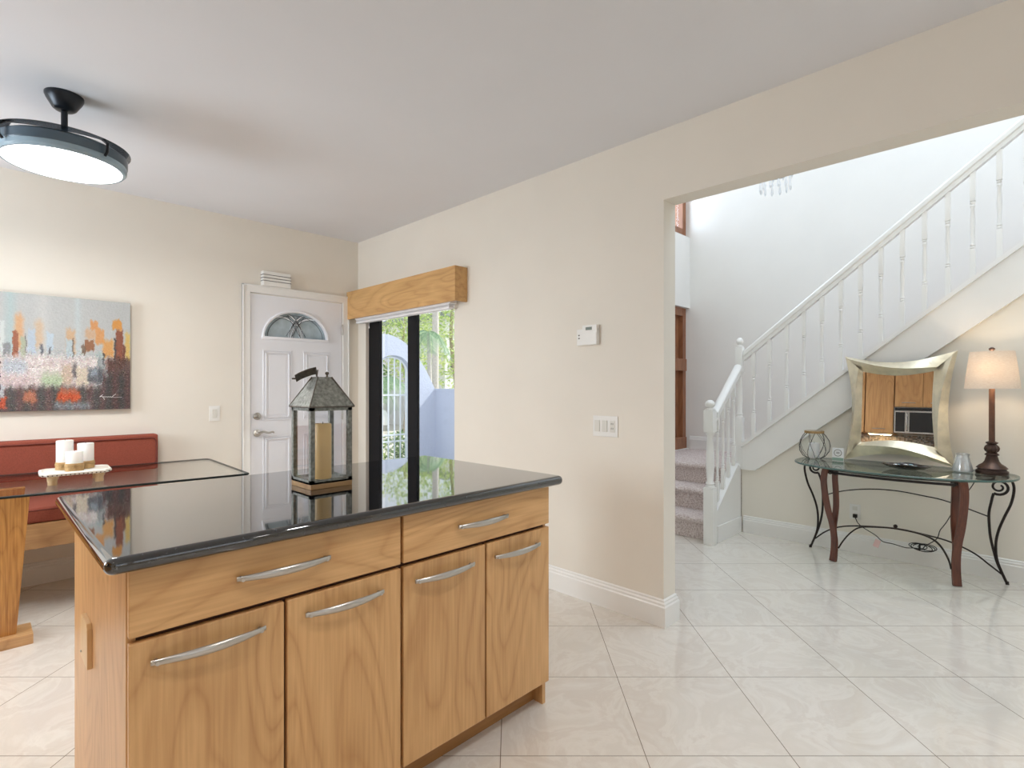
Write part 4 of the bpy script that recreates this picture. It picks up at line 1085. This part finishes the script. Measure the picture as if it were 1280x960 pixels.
# backing that joins frame
# objects on console
gx, gy = 4.56, 1.225
gv = thing('wrapped_glass_globe', (gx, gy, CZ), 'round glass candle globe wrapped in dark wire at the left end of the console', 'candle holder')
gz = CZ
GP = [(.045, .002), (.075, .02), (.100, .06), (.106, .10), (.098, .14), (.078, .175), (.062, .195), (.062, .212)]
MB().lathe((gx, gy, gz), GP, 32).build('glass_globe', 'globeglass', gv, 60)
m = MB()
for i in range(7):
    a0 = 2*PI*i/7
    for s in (-1, 1):
        m.tube([(gx+(r+.002)*math.cos(a0+s*.9*j/(len(GP)-1)), gy+(r+.002)*math.sin(a0+s*.9*j/(len(GP)-1)), gz+h) for j, (r, h) in enumerate(GP)], .0018, 5)
m.build('wire_wrap', 'iron', gv)
m = MB()
for h in (.198, .204, .210): m.tube([(gx+.065*math.cos(2*PI*i/24), gy+.065*math.sin(2*PI*i/24), gz+h) for i in range(24)], .0032, 6, True)
m.build('rope_collar', 'twine', gv)
cd = thing('pillar_candle', (gx, gy, gz+.004), 'pale candle standing inside the wire wrapped glass globe', 'candle')
MB().lathe((gx, gy, gz+.005), [(.036, 0), (.037, .11), (.034, .114), (0, .112)], 24).build('wax', 'wax', cd, 50)
MB().tube([(gx, gy, gz+.116), (gx, gy, gz+.126)], .0012, 5).build('wick', 'wick', cd)
cdx, cdy = 4.50, 1.052
cr = thing('display_card', (cdx, cdy, CZ), 'small square white card with a round emblem propped beside the mirror', 'card')
rt = Matrix.Rotation(math.radians(6), 4, 'Y')
MB().box(cdx-.003, cdx+.003, cdy-.037, cdy+.037, CZ+.001, CZ+.098, .001, rot=rt, piv=(cdx, cdy, CZ)).build('card_board', 'card', cr)
m = MB(); m.tube([rt @ Vector((-.0045, .024*math.cos(2*PI*i/24), .062+.024*math.sin(2*PI*i/24)))+Vector((cdx, cdy, CZ)) for i in range(24)], .002, 5, True)
for z in (.066, .061, .056): m.box(cdx-.0045, cdx-.003, cdy-.011, cdy+.011, CZ+z, CZ+z+.0022, rot=rt, piv=(cdx, cdy, CZ))
m.build('emblem', 'cardgrey', cr)
MB().box(cdx-.0042, cdx-.003, cdy-.036, cdy+.036, CZ+.004, CZ+.026, rot=rt, piv=(cdx, cdy, CZ)).build('lower_band', 'cardgreen', cr)
# bowl
bx_, by_ = 4.37, .62
bo = thing('leaf_shaped_bowl', (bx_, by_, CZ), 'shallow dark leaf shaped dish with shiny pebbles in front of the mirror', 'dish')
t_ = bmesh.new(); rows = []
for k, (r, h) in enumerate(((.0, .004), (.35, .004), (.7, .014), (1.0, .034), (.98, .038), (.68, .019), (.3, .009), (0, .009))):
    rows.append([t_.verts.new((bx_+.075*r*math.cos(a)*(1+.05*math.sin(5*a)), by_+.14*r*math.sin(a)*(1+.06*math.cos(6*a)), CZ+h-.003+(.004*math.cos(4*a) if r > .9 else 0))) for a in [2*PI*i/36 for i in range(36)]])
for a, c in zip(rows, rows[1:]):
    for i in range(36): t_.faces.new((a[i], a[(i+1) % 36], c[(i+1) % 36], c[i]))
bmesh.ops.remove_doubles(t_, verts=t_.verts, dist=1e-6); bmesh.ops.recalc_face_normals(t_, faces=t_.faces)
m = MB(); m._merge(t_); m.build('dish', 'bowl', bo, 50)
rr_ = random.Random(5)
for i in range(9):
    a = rr_.random()*6.28; r = .7*math.sqrt(rr_.random())
    pb = MB().sphere((bx_+.05*r*math.cos(a), by_+.09*r*math.sin(a), CZ+.022+.004*rr_.random()), .013, 10, (1, 1.2, .7)).build('decorative_pebble', 'blueglass' if i % 2 else 'chrome', None, 60)
    tag(pb, 'small shiny pebble lying in the dark dish on the console', 'pebble', 'pebbles in the dark dish')
# jar
jx, jy = 4.50, .345
jr = thing('tapered_glass_votive', (jx, jy, CZ), 'silvery tapered glass votive holder between the mirror and the table lamp', 'votive holder')
MB().lathe((jx, jy, CZ), [(.046, .001), (.052, .006), (.053, .02), (.036, .095), (.034, .10), (.036, .118), (.033, .118), (.031, .10), (.045, .02), (0, .015)], 32).build('body', 'pewter', jr, 40)
MB().tube([(jx+.036*math.cos(2*PI*i/24), jy+.036*math.sin(2*PI*i/24), CZ+.118) for i in range(24)], .0022, 6, True).build('rim', 'steel', jr, 60)
# lamp
lx2, ly2 = 4.53, .205
lp = thing('table_lamp', (lx2, ly2, CZ), 'lit table lamp with a cream drum shade and carved bronze base', 'table lamp')
k_ = 4.53/4.55
m = MB().lathe((lx2, ly2, CZ), [(.078, 0), (.081, .006), (.081, .02), (.072, .026), (.070, .034), (.078, .038), (.066, .052), (.046, .066), (.036, .082), (.030, .105), (.026, .120)], 40, flute=10, fl_amp=.012)
m.lathe((lx2, ly2, CZ), [(.034, .118), (.036, .122), (.030, .130), (.022, .136)], 32)
m.lathe((lx2, ly2, CZ), [(.020, .132), (.034, .146), (.038, .160), (.034, .174), (.020, .188)], 40, flute=10, fl_amp=.06)
m.lathe((lx2, ly2, CZ), [(.020, .186), (.030, .194), (.032, .199), (.022, .204), (.016, .206)], 32)
m.build('lamp_base', 'bronze', lp, 35)
MB().lathe((lx2, ly2, CZ), [(.0155, .203), (.0145, .60), (.010, .61)], 20).build('pole', 'lampwood', lp, 35)
sb, stp = CZ+.538, CZ+.772
m = MB(); t_ = bmesh.new(); rows = []
for r, z in ((.136, sb), (.109, stp), (.107, stp), (.134, sb)):
    rows.append([t_.verts.new((lx2+r*math.cos(2*PI*i/48), ly2+r*math.sin(2*PI*i/48), z)) for i in range(48)])
rows.append(rows[0])
for a, c in zip(rows, rows[1:]):
    for i in range(48): t_.faces.new((a[i], a[(i+1) % 48], c[(i+1) % 48], c[i]))
bmesh.ops.recalc_face_normals(t_, faces=t_.faces); m._merge(t_); m.build('lamp_shade', 'shade', lp, 40)
m = MB()
for i in range(3): a = 2*PI*i/3; m.tube([(lx2, ly2, stp-.006), (lx2+.107*math.cos(a), ly2+.107*math.sin(a), stp-.006)], .0015, 5)
m.tube([(lx2, ly2, stp-.16), (lx2, ly2, stp+.008)], .003, 6); m.build('harp', 'steel', lp)
MB().lathe((lx2, ly2, stp+.004), [(.006, 0), (.010, .004), (.016, .010), (.015, .018), (.006, .024), (0, .025)], 16).build('finial', 'bronze', lp, 50)
MB().lathe((lx2, ly2, CZ+.60), [(.012, 0), (.014, .02), (.028, .05), (.030, .07), (.022, .092), (0, .10)], 16).build('light_bulb', emission('bulb_glow', (1, .82, .6, 1), 6), lp, 60)

# wall outlet and cord
ot = thing('wall_outlet', (XK+.005, 1.0, .24), 'white wall outlet with a black plug under the console table', 'outlet')
MB().box(XK+.003, XK+.01, .962, 1.034, .255, .37, .002).build('wall_plate', 'plastic', ot)
for z_ in (.325, .27): MB().box(XK, XK+.004, .982, 1.014, z_, z_+.03, .001).build('socket', 'plastic2', ot)
cb_ = thing('lamp_cord', (4.72, .6, .1), 'black lamp cord running from the outlet to a coiled bundle under the console', 'cord')
pts = [(4.748, .994, .283), (4.735, .985, .262), (4.715, .966, .238), (4.71, .927, .21), (4.71, .855, .171), (4.71, .812, .135), (4.71, .749, .129), (4.71, .676, .118), (4.71, .626, .125), (4.70, .576, .133), (4.70, .561, .155), (4.70, .498, .217), (4.70, .479, .281), (4.70, .446, .341), (4.70, .382, .484), (4.70, .31, .612), (4.70, .28, .70)]
m = MB().tube(spline(pts), .0032, 6)
lp_ = []
for i in range(64):
    a = 2*PI*i/16; k = i/63; lp_.append((4.70+.005*math.sin(a*.7), .575+.055*math.cos(a)-.03*math.sin(k*7), .142+.022*math.sin(a)+.006*math.sin(k*11)))
m.tube(lp_, .003, 6); m.tube([(4.70, .592, .115), (4.693, .590, .14), (4.70, .592, .165)], .005, 6)
m.build('cable', 'cord', cb_, 60)
MB().box(4.735, 4.762, .980, 1.008, .272, .298, .005).build('plug', 'cord', cb_)
tg = MB().box(4.690, 4.693, .826, .862, .088, .146, .001, rot=Matrix.Rotation(math.radians(18), 4, 'X')).build('tag', 'tag', cb_)
tg['label'] = 'pale pink warning tag'

# ------------------------------------------------------------------ hall chandelier
hc = Vector((4.11, 1.36, 0))
cn = thing('crystal_chandelier', (hc.x, hc.y, 2.69), 'glass crystal chandelier whose lowest drops peek under the opening header', 'chandelier')
m = MB().tube([(hc.x, hc.y, 3.1), (hc.x, hc.y, HH)], .006, 8); m.lathe((hc.x, hc.y, HH), [(.07, 0), (.06, -.03), (.01, -.05), (0, -.05)], 20)
m.build('chain', 'chrome', cn, 40)
m = MB()
for r, z in ((.23, 3.1), (.17, 2.95), (.10, 2.82)): m.tube([(hc.x+r*math.cos(2*PI*i/32), hc.y+r*math.sin(2*PI*i/32), z) for i in range(32)], .005, 6, True)
for i in range(4):
    a = PI/2*i; m.tube([(hc.x, hc.y, 3.3), (hc.x+.23*math.cos(a), hc.y+.23*math.sin(a), 3.1), (hc.x+.17*math.cos(a), hc.y+.17*math.sin(a), 2.95), (hc.x+.10*math.cos(a), hc.y+.10*math.sin(a), 2.82)], .004, 6)
m.build('ring_frame', 'chrome', cn, 50)
for r, z, n in ((.23, 3.1, 22), (.17, 2.95, 16), (.10, 2.82, 12)):
    m = MB()
    for i in range(n):
        a = 2*PI*i/n; m.lathe((hc.x+r*math.cos(a), hc.y+r*math.sin(a), z-.13), [(0, 0), (.009, .02), (.006, .06), (.003, .065), (.007, .085), (.0, .12)], 6)
        m.tube([(hc.x+r*math.cos(a), hc.y+r*math.sin(a), z-.015), (hc.x+r*math.cos(a), hc.y+r*math.sin(a), z)], .001, 4)
    m.build('crystal_tier', 'crystal', cn)

# ------------------------------------------------------------------ kitchen behind the camera (seen in the mirror)
XC = -1.37
def kcab(name, label, x0, x1, y0, y1, z0, z1, nd, ver='maple', grp=None, hb=True, drawers=False):
    o = thing(name, ((x0+x1)/2, (y0+y1)/2, z0), label, 'cabinet', grp)
    MB().box(x0, x1-.021, y0+.001, y1-.001, z0, z1, .001).build('body', 'maple', o)
    wv = (y1-y0)/nd
    for i in range(nd):
        a, c = y0+wv*i+.003, y0+wv*(i+1)-.003
        dz_ = z1-.003
        if drawers:
            f = MB().box(x1-.02, x1, a, c, z1-.16, z1-.003, .003).build('drawer', 'maple', o)
            MB().tube(spline([(x1, a+.08, z1-.07), (x1+.025, (a+c)/2, z1-.07), (x1, c-.08, z1-.07)]), .006, 8).build('handle', 'steel', f, 60); dz_ = z1-.166
        f = MB().box(x1-.02, x1, a, c, z0+.003, dz_, .003).build('door', 'maple', o)
        zz_ = z0+.07 if hb else dz_-.06
        MB().tube(spline([(x1, (a+c)/2-.09, zz_), (x1+.025, (a+c)/2, zz_), (x1, (a+c)/2+.09, zz_)]), .006, 8).build('handle', 'steel', f, 60)
    return o
kcab('upper_cabinet', 'tall maple wall cabinet left of the microwave in the mirror', XL+.001, XC, 1.69, 2.09, 1.35, 2.40, 1)
kcab('upper_cabinet', 'tall maple wall cabinet at the edge of the mirror reflection', XL+.001, XC, 2.10, 2.50, 1.35, 2.40, 1)
kcab('upper_cabinet', 'short maple wall cabinet above the microwave', XL+.001, XC, .93, 1.68, 1.79, 2.40, 2)
kcab('upper_cabinet', 'tall maple wall cabinet on the far side of the microwave', XL+.001, XC, .12, .92, 1.35, 2.40, 2)
kcab('base_cabinet', 'maple base cabinet run below the granite kitchen worktop', XL+.009, -1.12, .12, 2.50, .10, .875, 5, hb=False, drawers=True)
for o_ in [q for q in C.objects if q.name.startswith('base_cabinet')]: MB().box(XL+.009, -1.19, .13, 2.49, 0, .101).build('toe_kick', 'toe', o_)
ct2 = MB().box(XL+.009, -1.09, .10, 2.52, .879, .915, .008).build('countertop', 'granite', None); tag(ct2, 'black granite worktop along the kitchen wall under the microwave', 'countertop')
struct('trim_2', MB().box(XL, XL+.008, .10, 2.52, .915, 1.35), 'mosaic')
mw = thing('microwave_oven', (XC-.15, 1.3, 1.36), 'stainless steel microwave with dark door under the short maple cabinet', 'microwave')
MB().box(XL+.009, XC+.04, .935, 1.675, 1.36, 1.78, .004).build('housing', 'stainless', mw)
MB().box(XC+.04, XC+.05, .96, 1.47, 1.385, 1.70, .004).build('door_window', 'mwblack', mw)
MB().box(XC+.04, XC+.05, 1.53, 1.655, 1.385, 1.70, .004).build('control_panel', 'mwblack', mw)
MB().tube([(XC+.05, 1.50, 1.40), (XC+.075, 1.50, 1.42), (XC+.075, 1.50, 1.67), (XC+.05, 1.50, 1.69)], .009, 8).build('handle', 'chrome', mw, 50)
MB().box(XC+.0, XC+.045, .94, 1.67, 1.725, 1.775, .003).build('vent_panel', 'mwblack', mw)
uc = thing('under_cabinet_light', (XC-.1, 1.9, 1.33), 'slim warm strip light under the tall kitchen wall cabinet', 'light')
MB().box(XC-.16, XC-.08, 1.72, 2.06, 1.3355, 1.3499, .003).build('housing', 'plastic', uc)
MB().box(XC-.155, XC-.085, 1.73, 2.05, 1.331, 1.3355).build('diffuser', emission('warm_strip', (1, .72, .38, 1), 8), uc)

# ceiling lights added out of view to brighten the kitchen
first = None
for i, (x, y) in enumerate(((-.3, -1.2), (1.3, -1.2), (-.6, .4), (1.3, .2))):
    if first is None:
        dl = thing('added_ceiling_light', (x, y, H), 'added round ceiling downlight over the kitchen', 'fill_downlight', 'added kitchen fill lights')
        MB().lathe((x, y, H), [(.095, 0), (.095, -.004), (.075, -.006), (.07, 0)], 32).build('bezel', 'trim', dl, 40)
        MB().lathe((x, y, H), [(.07, -.001), (0, -.001)], 32).build('lens', emission('ceiling_fill_glow', (1, .94, .86, 1), 6), dl)
        first = (dl, x, y)
    else: dup(first[0], (x-first[1], y-first[2], 0))

# ------------------------------------------------------------------ outside
gr = MB().box(XO, 40, YH+.2, 50, -.7, -.5); gr.box(-20, XO, YB+.15, 50, -.7, -.5); struct('ground_courtyard', gr, 'concrete')
# gate wall plane y=10, arch opening
GY = 10.0; gcx, gw, gspring, gtop = 6.47, .43, 1.62, 1.97
n_ = 16
inn = [(gcx-gw, GY, -.5)]+[(gcx-gw*math.cos(PI*i/n_), GY, gspring+(gtop-gspring)*math.sin(PI*i/n_)) for i in range(n_+1)]+[(gcx+gw, GY, -.5)]
outp = []
top = lambda x: 2.42-.0 if x < 6.2 else 2.42-.62*((x-6.2)/1.4)**2.2*1.98
xs_ = [5.2]+[5.2+(7.6-5.2)*i/n_ for i in range(n_+1)]+[7.6]
for i, x in enumerate(xs_): outp.append((x, GY, -.5 if i in (0, len(xs_)-1) else top(x)))
m = MB(); t_ = bmesh.new()
A = [t_.verts.new(p) for p in outp]; B = [t_.verts.new(p) for p in inn]
A2 = [t_.verts.new(Vector(p)+Vector((0, .22, 0))) for p in outp]; B2 = [t_.verts.new(Vector(p)+Vector((0, .22, 0))) for p in inn]
for i in range(len(A)-1):
    t_.faces.new((A[i], A[i+1], B[i+1], B[i])); t_.faces.new((A2[i], B2[i], B2[i+1], A2[i+1]))
    t_.faces.new((A[i], A2[i], A2[i+1], A[i+1])); t_.faces.new((B[i], B[i+1], B2[i+1], B2[i]))
bmesh.ops.recalc_face_normals(t_, faces=t_.faces); m._merge(t_)
m.box(2.5, 5.2, GY, GY+.22, -.5, 2.42)
m.box(7.6, 7.82, 4.5, GY+.22, -.5, 1.20); m.box(7.58, 7.84, 4.5, GY+.24, 1.18, 1.235)
struct('wall_courtyard', m, 'stucco')
gt2 = thing('arched_gate', (gcx, GY+.1, -.5), 'white iron arched gate with upright bars in the stucco courtyard wall', 'gate')
m = MB()
def gz_(x): return gspring+(gtop-gspring)*math.sqrt(max(0, 1-((x-gcx)/gw)**2))-.03
m.tube([(gcx-(gw-.03)*math.cos(PI*i/20), GY+.1, gspring-.02+(gtop-gspring-.02)*math.sin(PI*i/20)) for i in range(21)], .02, 8)
m.box(gcx-gw+.01, gcx-gw+.05, GY+.08, GY+.12, -.45, gspring); m.box(gcx+gw-.05, gcx+gw-.01, GY+.08, GY+.12, -.45, gspring)
for z in (1.08, .20, .06, -.45): m.box(gcx-gw+.02, gcx+gw-.02, GY+.085, GY+.115, z, z+.035)
m.build('gate_frame', 'gatewhite', gt2, 40)
for i in range(4):
    x = gcx-gw+.2+(2*gw-.4)*i/3
    MB().box(x-.014, x+.014, GY+.09, GY+.11, -.45, gz_(x)).build('bar', 'gatewhite', gt2)

def tree(name, label, loc, h, r, n, mat, cz=.65, leaf=.12, seed=1, sq=(1, 1, .8), grp='trees beyond the courtyard wall'):
    rr = random.Random(seed); o = thing(name, loc, label, 'tree', grp); x, y, z = loc
    MB().tube(spline([(x, y, z), (x+.1, y, z+h*.25), (x-.05, y+.1, z+h*.5), (x, y, z+h*.75)]), [.10-.003*i for i in range(19)], 10).build('trunk', 'bark', o, 60)
    m = MB()
    for i in range(n):
        while True:
            p = Vector((rr.uniform(-1, 1), rr.uniform(-1, 1), rr.uniform(-1, 1)))
            if .15 < p.length < 1: break
        c = Vector((x, y, z+h*cz))+Vector((p.x*r*sq[0], p.y*r*sq[1], p.z*r*sq[2]))
        u = Vector((rr.uniform(-1, 1), rr.uniform(-1, 1), rr.uniform(-1, 1))).normalized(); v = u.orthogonal().normalized(); s = leaf*rr.uniform(.5, 1.2)
        m.quad(c-u*s, c+v*s*.45, c+u*s, c-v*s*.45)
    m.build('crown', mat, o); return o
tree('leafy_tree', 'tall bright green tree beyond the right part of the courtyard wall', (11.9, 14.6, -.5), 7.0, 1.25, 3800, 'leafA', .58, .09, 1, (1, 1, 2.0))
tree('leafy_tree', 'bright green tree showing above the arched part of the wall', (11.9, 17.6, -.5), 6.2, 1.3, 2600, 'leafA', .62, .10, 2, (.9, 1, 1.5))
tree('leafy_tree', 'shady deep green tree seen through the gate bars', (8.5, 15.2, -.5), 3.2, 1.1, 2200, 'leafB', .6, .10, 3)
def palm(name, label, loc, h, nf, L, mat, tr_, seed=0, droop=1.0, w=.35):
    rr = random.Random(seed); o = thing(name, loc, label, 'palm tree'); x, y, z = loc
    MB().tube([(x, y, z), (x+.03, y, z+h*.5), (x, y, z+h)], [tr_*1.15, tr_, tr_*.85], 12).build('trunk', 'palmbark', o, 60)
    for i in range(nf):
        a = 2*PI*i/nf+rr.uniform(-.2, .2); el = rr.uniform(.1, .9); m = MB(); pts = []
        for j in range(9):
            t = j/8; pts.append(Vector((x+math.cos(a)*L*t, y+math.sin(a)*L*t, z+h+L*(el*t-droop*1.1*t*t))))
        m.tube(pts, [.02-.0018*j for j in range(9)], 5)
        for j in range(32):
            t = .12+.86*j/32; k = t*8; q = int(min(7, k)); p = pts[q].lerp(pts[q+1], k-q)
            dr = (pts[q+1]-pts[q]).normalized(); sd = dr.cross(Vector((0, 0, 1))).normalized(); l = w*(1-.6*abs(t-.4))
            for s in (-1, 1):
                e = p+sd*s*l+dr*l*.5-Vector((0, 0, l*.5)); m.quad(p-dr*.008, p+dr*.008, e+dr*.003, e-dr*.003)
        m.build('frond', mat, o)
    return o
palm('palm_tree', 'slim grey trunked palm behind the curved courtyard wall', (8.15, 11.0, -.5), 3.15, 8, .6, 'leafP', .06, 3, 1.3, .2)
palm('palm_tree', 'tall pale trunked palm rising past the top of the glass door', (9.85, 13.0, -.5), 7.2, 14, 1.3, 'leafP', .10, 4, 1.0, .3)
palm('palm_tree', 'bushy palm with drooping fronds seen behind the gate', (7.35, 12.2, -.5), 1.9, 18, .85, 'leafP', .10, 5, 1.0, .26)
def shrub(label, loc, r, n, seed):
    rr = random.Random(seed); m = MB(); c0 = Vector(loc)
    for i in range(n):
        a, b_ = rr.uniform(0, 2*PI), rr.uniform(0, 1); p = Vector((math.cos(a)*b_, math.sin(a)*b_, rr.uniform(0, 1)*(1.7-.4*b_)))
        c = c0+p*r; u = Vector((rr.uniform(-1, 1), rr.uniform(-1, 1), rr.uniform(-.2, 1))).normalized(); v = u.orthogonal().normalized(); s = .05*rr.uniform(.6, 1.3)
        m.quad(c-u*s, c+v*s*.5, c+u*s, c-v*s*.5)
    o = m.build('leafy_shrub', 'leafA' if seed % 2 else 'leafB', None); tag(o, label, 'shrub', 'shrubs behind the gate'); return o
shrub('bright green shrub low behind the left half of the gate', (6.25, 10.75, -.5), .42, 700, 11)
shrub('darker green shrub low behind the right half of the gate', (7.2, 10.85, -.5), .45, 700, 12)
# car
def car(label, loc, rot):
    o = bpy.data.objects.new('parked_car', None); C.objects.link(o); o['_o'] = (0, 0, 0); tag(o, label, 'car')
    body = [(-2.1, .30), (-2.15, .62), (-1.95, .82), (-1.2, .92), (-.55, 1.36), (.75, 1.40), (1.45, .98), (2.0, .88), (2.12, .6), (2.1, .30)]
    MB().poly([(x, -.82, z) for x, z in body], (0, 1.64, 0), .05).build('body', 'carpaint', o, 40)
    m = MB()
    for y in (-.83, .81): m.poly([(-1.0, y, .95), (-.50, y, 1.29), (.05, y, 1.31), (.05, y, .95)], (0, .02, 0)); m.poly([(.12, y, .95), (.12, y, 1.31), (.70, y, 1.32), (1.2, y, .98)], (0, .02, 0))
    m.poly([(-1.19, -.68, .94), (-.60, -.64, 1.345), (-.60, .64, 1.345), (-1.19, .68, .94)], (-.03, 0, .02)); m.poly([(1.42, -.68, 1.01), (.80, -.64, 1.385), (.80, .64, 1.385), (1.42, .68, 1.01)], (.03, 0, .02))
    m.build('car_window', 'carglass', o)
    for x in (-1.35, 1.35):
        for y in (-.86, .66): MB().lathe((x, y, .31), [(.15, 0), (.31, .0), (.31, .2), (.15, .2)], 24, 'Y').build('wheel', 'tyre', o, 40)
    o.location = loc; o.rotation_euler = (0, 0, rot); return o
car('silver parked car glimpsed through the arched gate', (9.6, 19.3, -.5), math.radians(-20))
# houses
hb_ = thing('neighbouring_house', (18, 21, -.5), 'white neighbouring house with dark window bands beyond the trees', 'house')
MB().box(14.1, 24, 17.9, 25, -.5, 4.2, .02).build('walls', 'houseW', hb_)
MB().box(13.9, 24.3, 17.6, 25.3, 4.2, 4.45, .02).build('roof', 'houseG', hb_)
for x in (14.4, 16.9, 19.4): 
    f = MB().box(x, x+2.0, 17.84, 17.92, 2.0, 2.55).build('window', 'darkglass', hb_)
    MB().box(x-.05, x+2.05, 17.82, 17.9, 1.83, 1.90).build('sill_band', 'darkglass', f)
hb2 = thing('balcony_building', (9, 22, -.5), 'pale building with a railed grey balcony behind the courtyard arch', 'building')
MB().box(5.0, 12.6, 21.6, 26, -.5, 7, .02).build('walls', 'houseW', hb2)
MB().box(7.0, 13.0, 20.4, 21.6, 2.85, 3.15, .02).build('balcony', 'houseG', hb2)
m = MB()
for i in range(41): m.box(7.0+i*.15, 7.03+i*.15, 20.42, 20.45, 3.15, 4.05)
m.box(7.0, 13.0, 20.4, 20.47, 4.05, 4.12); m.build('railing', 'houseG', hb2)
for x in (9.0, 11.0): MB().box(x, x+1.1, 21.55, 21.62, 3.2, 5.2).build('window', 'darkglass', hb2)

# ------------------------------------------------------------------ lights
def area(name, loc, rot, sx, sy, power, col=(1, 1, 1), spread=None):
    l = bpy.data.lights.new(name, 'AREA'); l.shape = 'RECTANGLE'; l.size = sx; l.size_y = sy; l.energy = power; l.color = col
    if spread: l.spread = spread
    o = bpy.data.objects.new(name, l); C.objects.link(o); o.location = loc; o.rotation_euler = rot; return o
area('kitchen_fill_light', (.3, YR-.2, 1.6), (PI/2, 0, PI), 2.3, 1.15, 330, (.86, .935, 1))  # added fill from behind the camera, through the invented rear window
area('nook_fill_light', (XL-.2, 3.6, 1.58), (0, -PI/2, 0), 1.1, 1.25, 70, (.86, .93, 1))  # added fill for the nook, outside its invented window
area('hall_fill_light', (4.3, -.1, HH+.3), (0, 0, 0), 2.1, 2.9, 85, (.74, .86, 1))  # added bluish fill above the invented roof opening
area('hall_window_daylight', (5.46, 3.3, 3.85), (-PI/2, 0, 0), .8, 1.6, 30, (.74, .86, 1))
l = bpy.data.lights.new('fan_lamp', 'AREA'); l.shape = 'DISK'; l.size = .44; l.energy = 18; l.color = (1, .98, .95)
o = bpy.data.objects.new('fan_lamp', l); C.objects.link(o); o.location = (FX, FY, 2.298)
for x, y in ((-.3, -1.2), (1.3, -1.2), (-.6, .4), (1.3, .2)):  # added fill spots at the invented ceiling fixtures
    l = bpy.data.lights.new('fill_downlight', 'SPOT'); l.energy = 45; l.color = (1, .97, .94); l.spot_size = math.radians(130); l.spot_blend = 1; l.shadow_soft_size = .07
    o = bpy.data.objects.new('fill_downlight', l); C.objects.link(o); o.location = (x, y, H-.02)
l = bpy.data.lights.new('table_lamp_bulb', 'POINT'); l.energy = 3.2; l.color = (1, .78, .55); l.shadow_soft_size = .03
o = bpy.data.objects.new('table_lamp_bulb', l); C.objects.link(o); o.location = (lx2-.045, ly2, CZ+.66)
area('under_cabinet', (XC-.12, 1.89, 1.325), (0, 0, 0), .06, .3, 3, (1, .7, .36))
l = bpy.data.lights.new('sun', 'SUN'); l.energy = 4.5; l.angle = math.radians(2); l.color = (1, .96, .88)
o = bpy.data.objects.new('sun', l); C.objects.link(o)
sd = Vector((-.75, .25, -.75)).normalized(); o.rotation_euler = sd.to_track_quat('-Z', 'Y').to_euler()

# world
w = bpy.data.worlds.new('World'); bpy.context.scene.world = w; w.use_nodes = True
nt = w.node_tree; bg = nt.nodes['Background']
sky = nt.nodes.new('ShaderNodeTexSky'); sky.sky_type = 'HOSEK_WILKIE'; sky.turbidity = 4; sky.ground_albedo = .4
sky.sun_direction = (.7, -.2, .65)
mx = nt.nodes.new('ShaderNodeMix'); mx.data_type = 'RGBA'; mx.inputs['Factor'].default_value = .55
nt.links.new(sky.outputs[0], mx.inputs['A']); mx.inputs['B'].default_value = (.95, .97, 1, 1)
nt.links.new(mx.outputs['Result'], bg.inputs['Color']); bg.inputs['Strength'].default_value = 1.95

# ------------------------------------------------------------------ camera
cam = bpy.data.cameras.new('camera'); co = bpy.data.objects.new('camera', cam); C.objects.link(co)
co.location = (0, 0, 1.27); co.rotation_euler = (PI/2, 0, -AL)
cam.sensor_width = 36; cam.lens = 36*666/1280; cam.shift_y = 4/1280; cam.clip_start = .02
sc_ = bpy.context.scene; sc_.camera = co
sc_.view_settings.view_transform = 'Standard'; sc_.view_settings.look = 'None'; sc_.view_settings.gamma = 1
sc_.view_settings.exposure = 0.16; sc_.view_settings.use_curve_mapping = False
sc_.cycles.use_denoising = True; sc_.cycles.max_bounces = 10; sc_.cycles.diffuse_bounces = 6; sc_.cycles.glossy_bounces = 5
sc_.cycles.transparent_max_bounces = 16; sc_.cycles.transmission_bounces = 6; sc_.cycles.sample_clamp_indirect = 6
sc_.cycles.caustics_reflective = False; sc_.cycles.caustics_refractive = False
for o in bpy.data.objects:
    if '_o' in o: del o['_o']
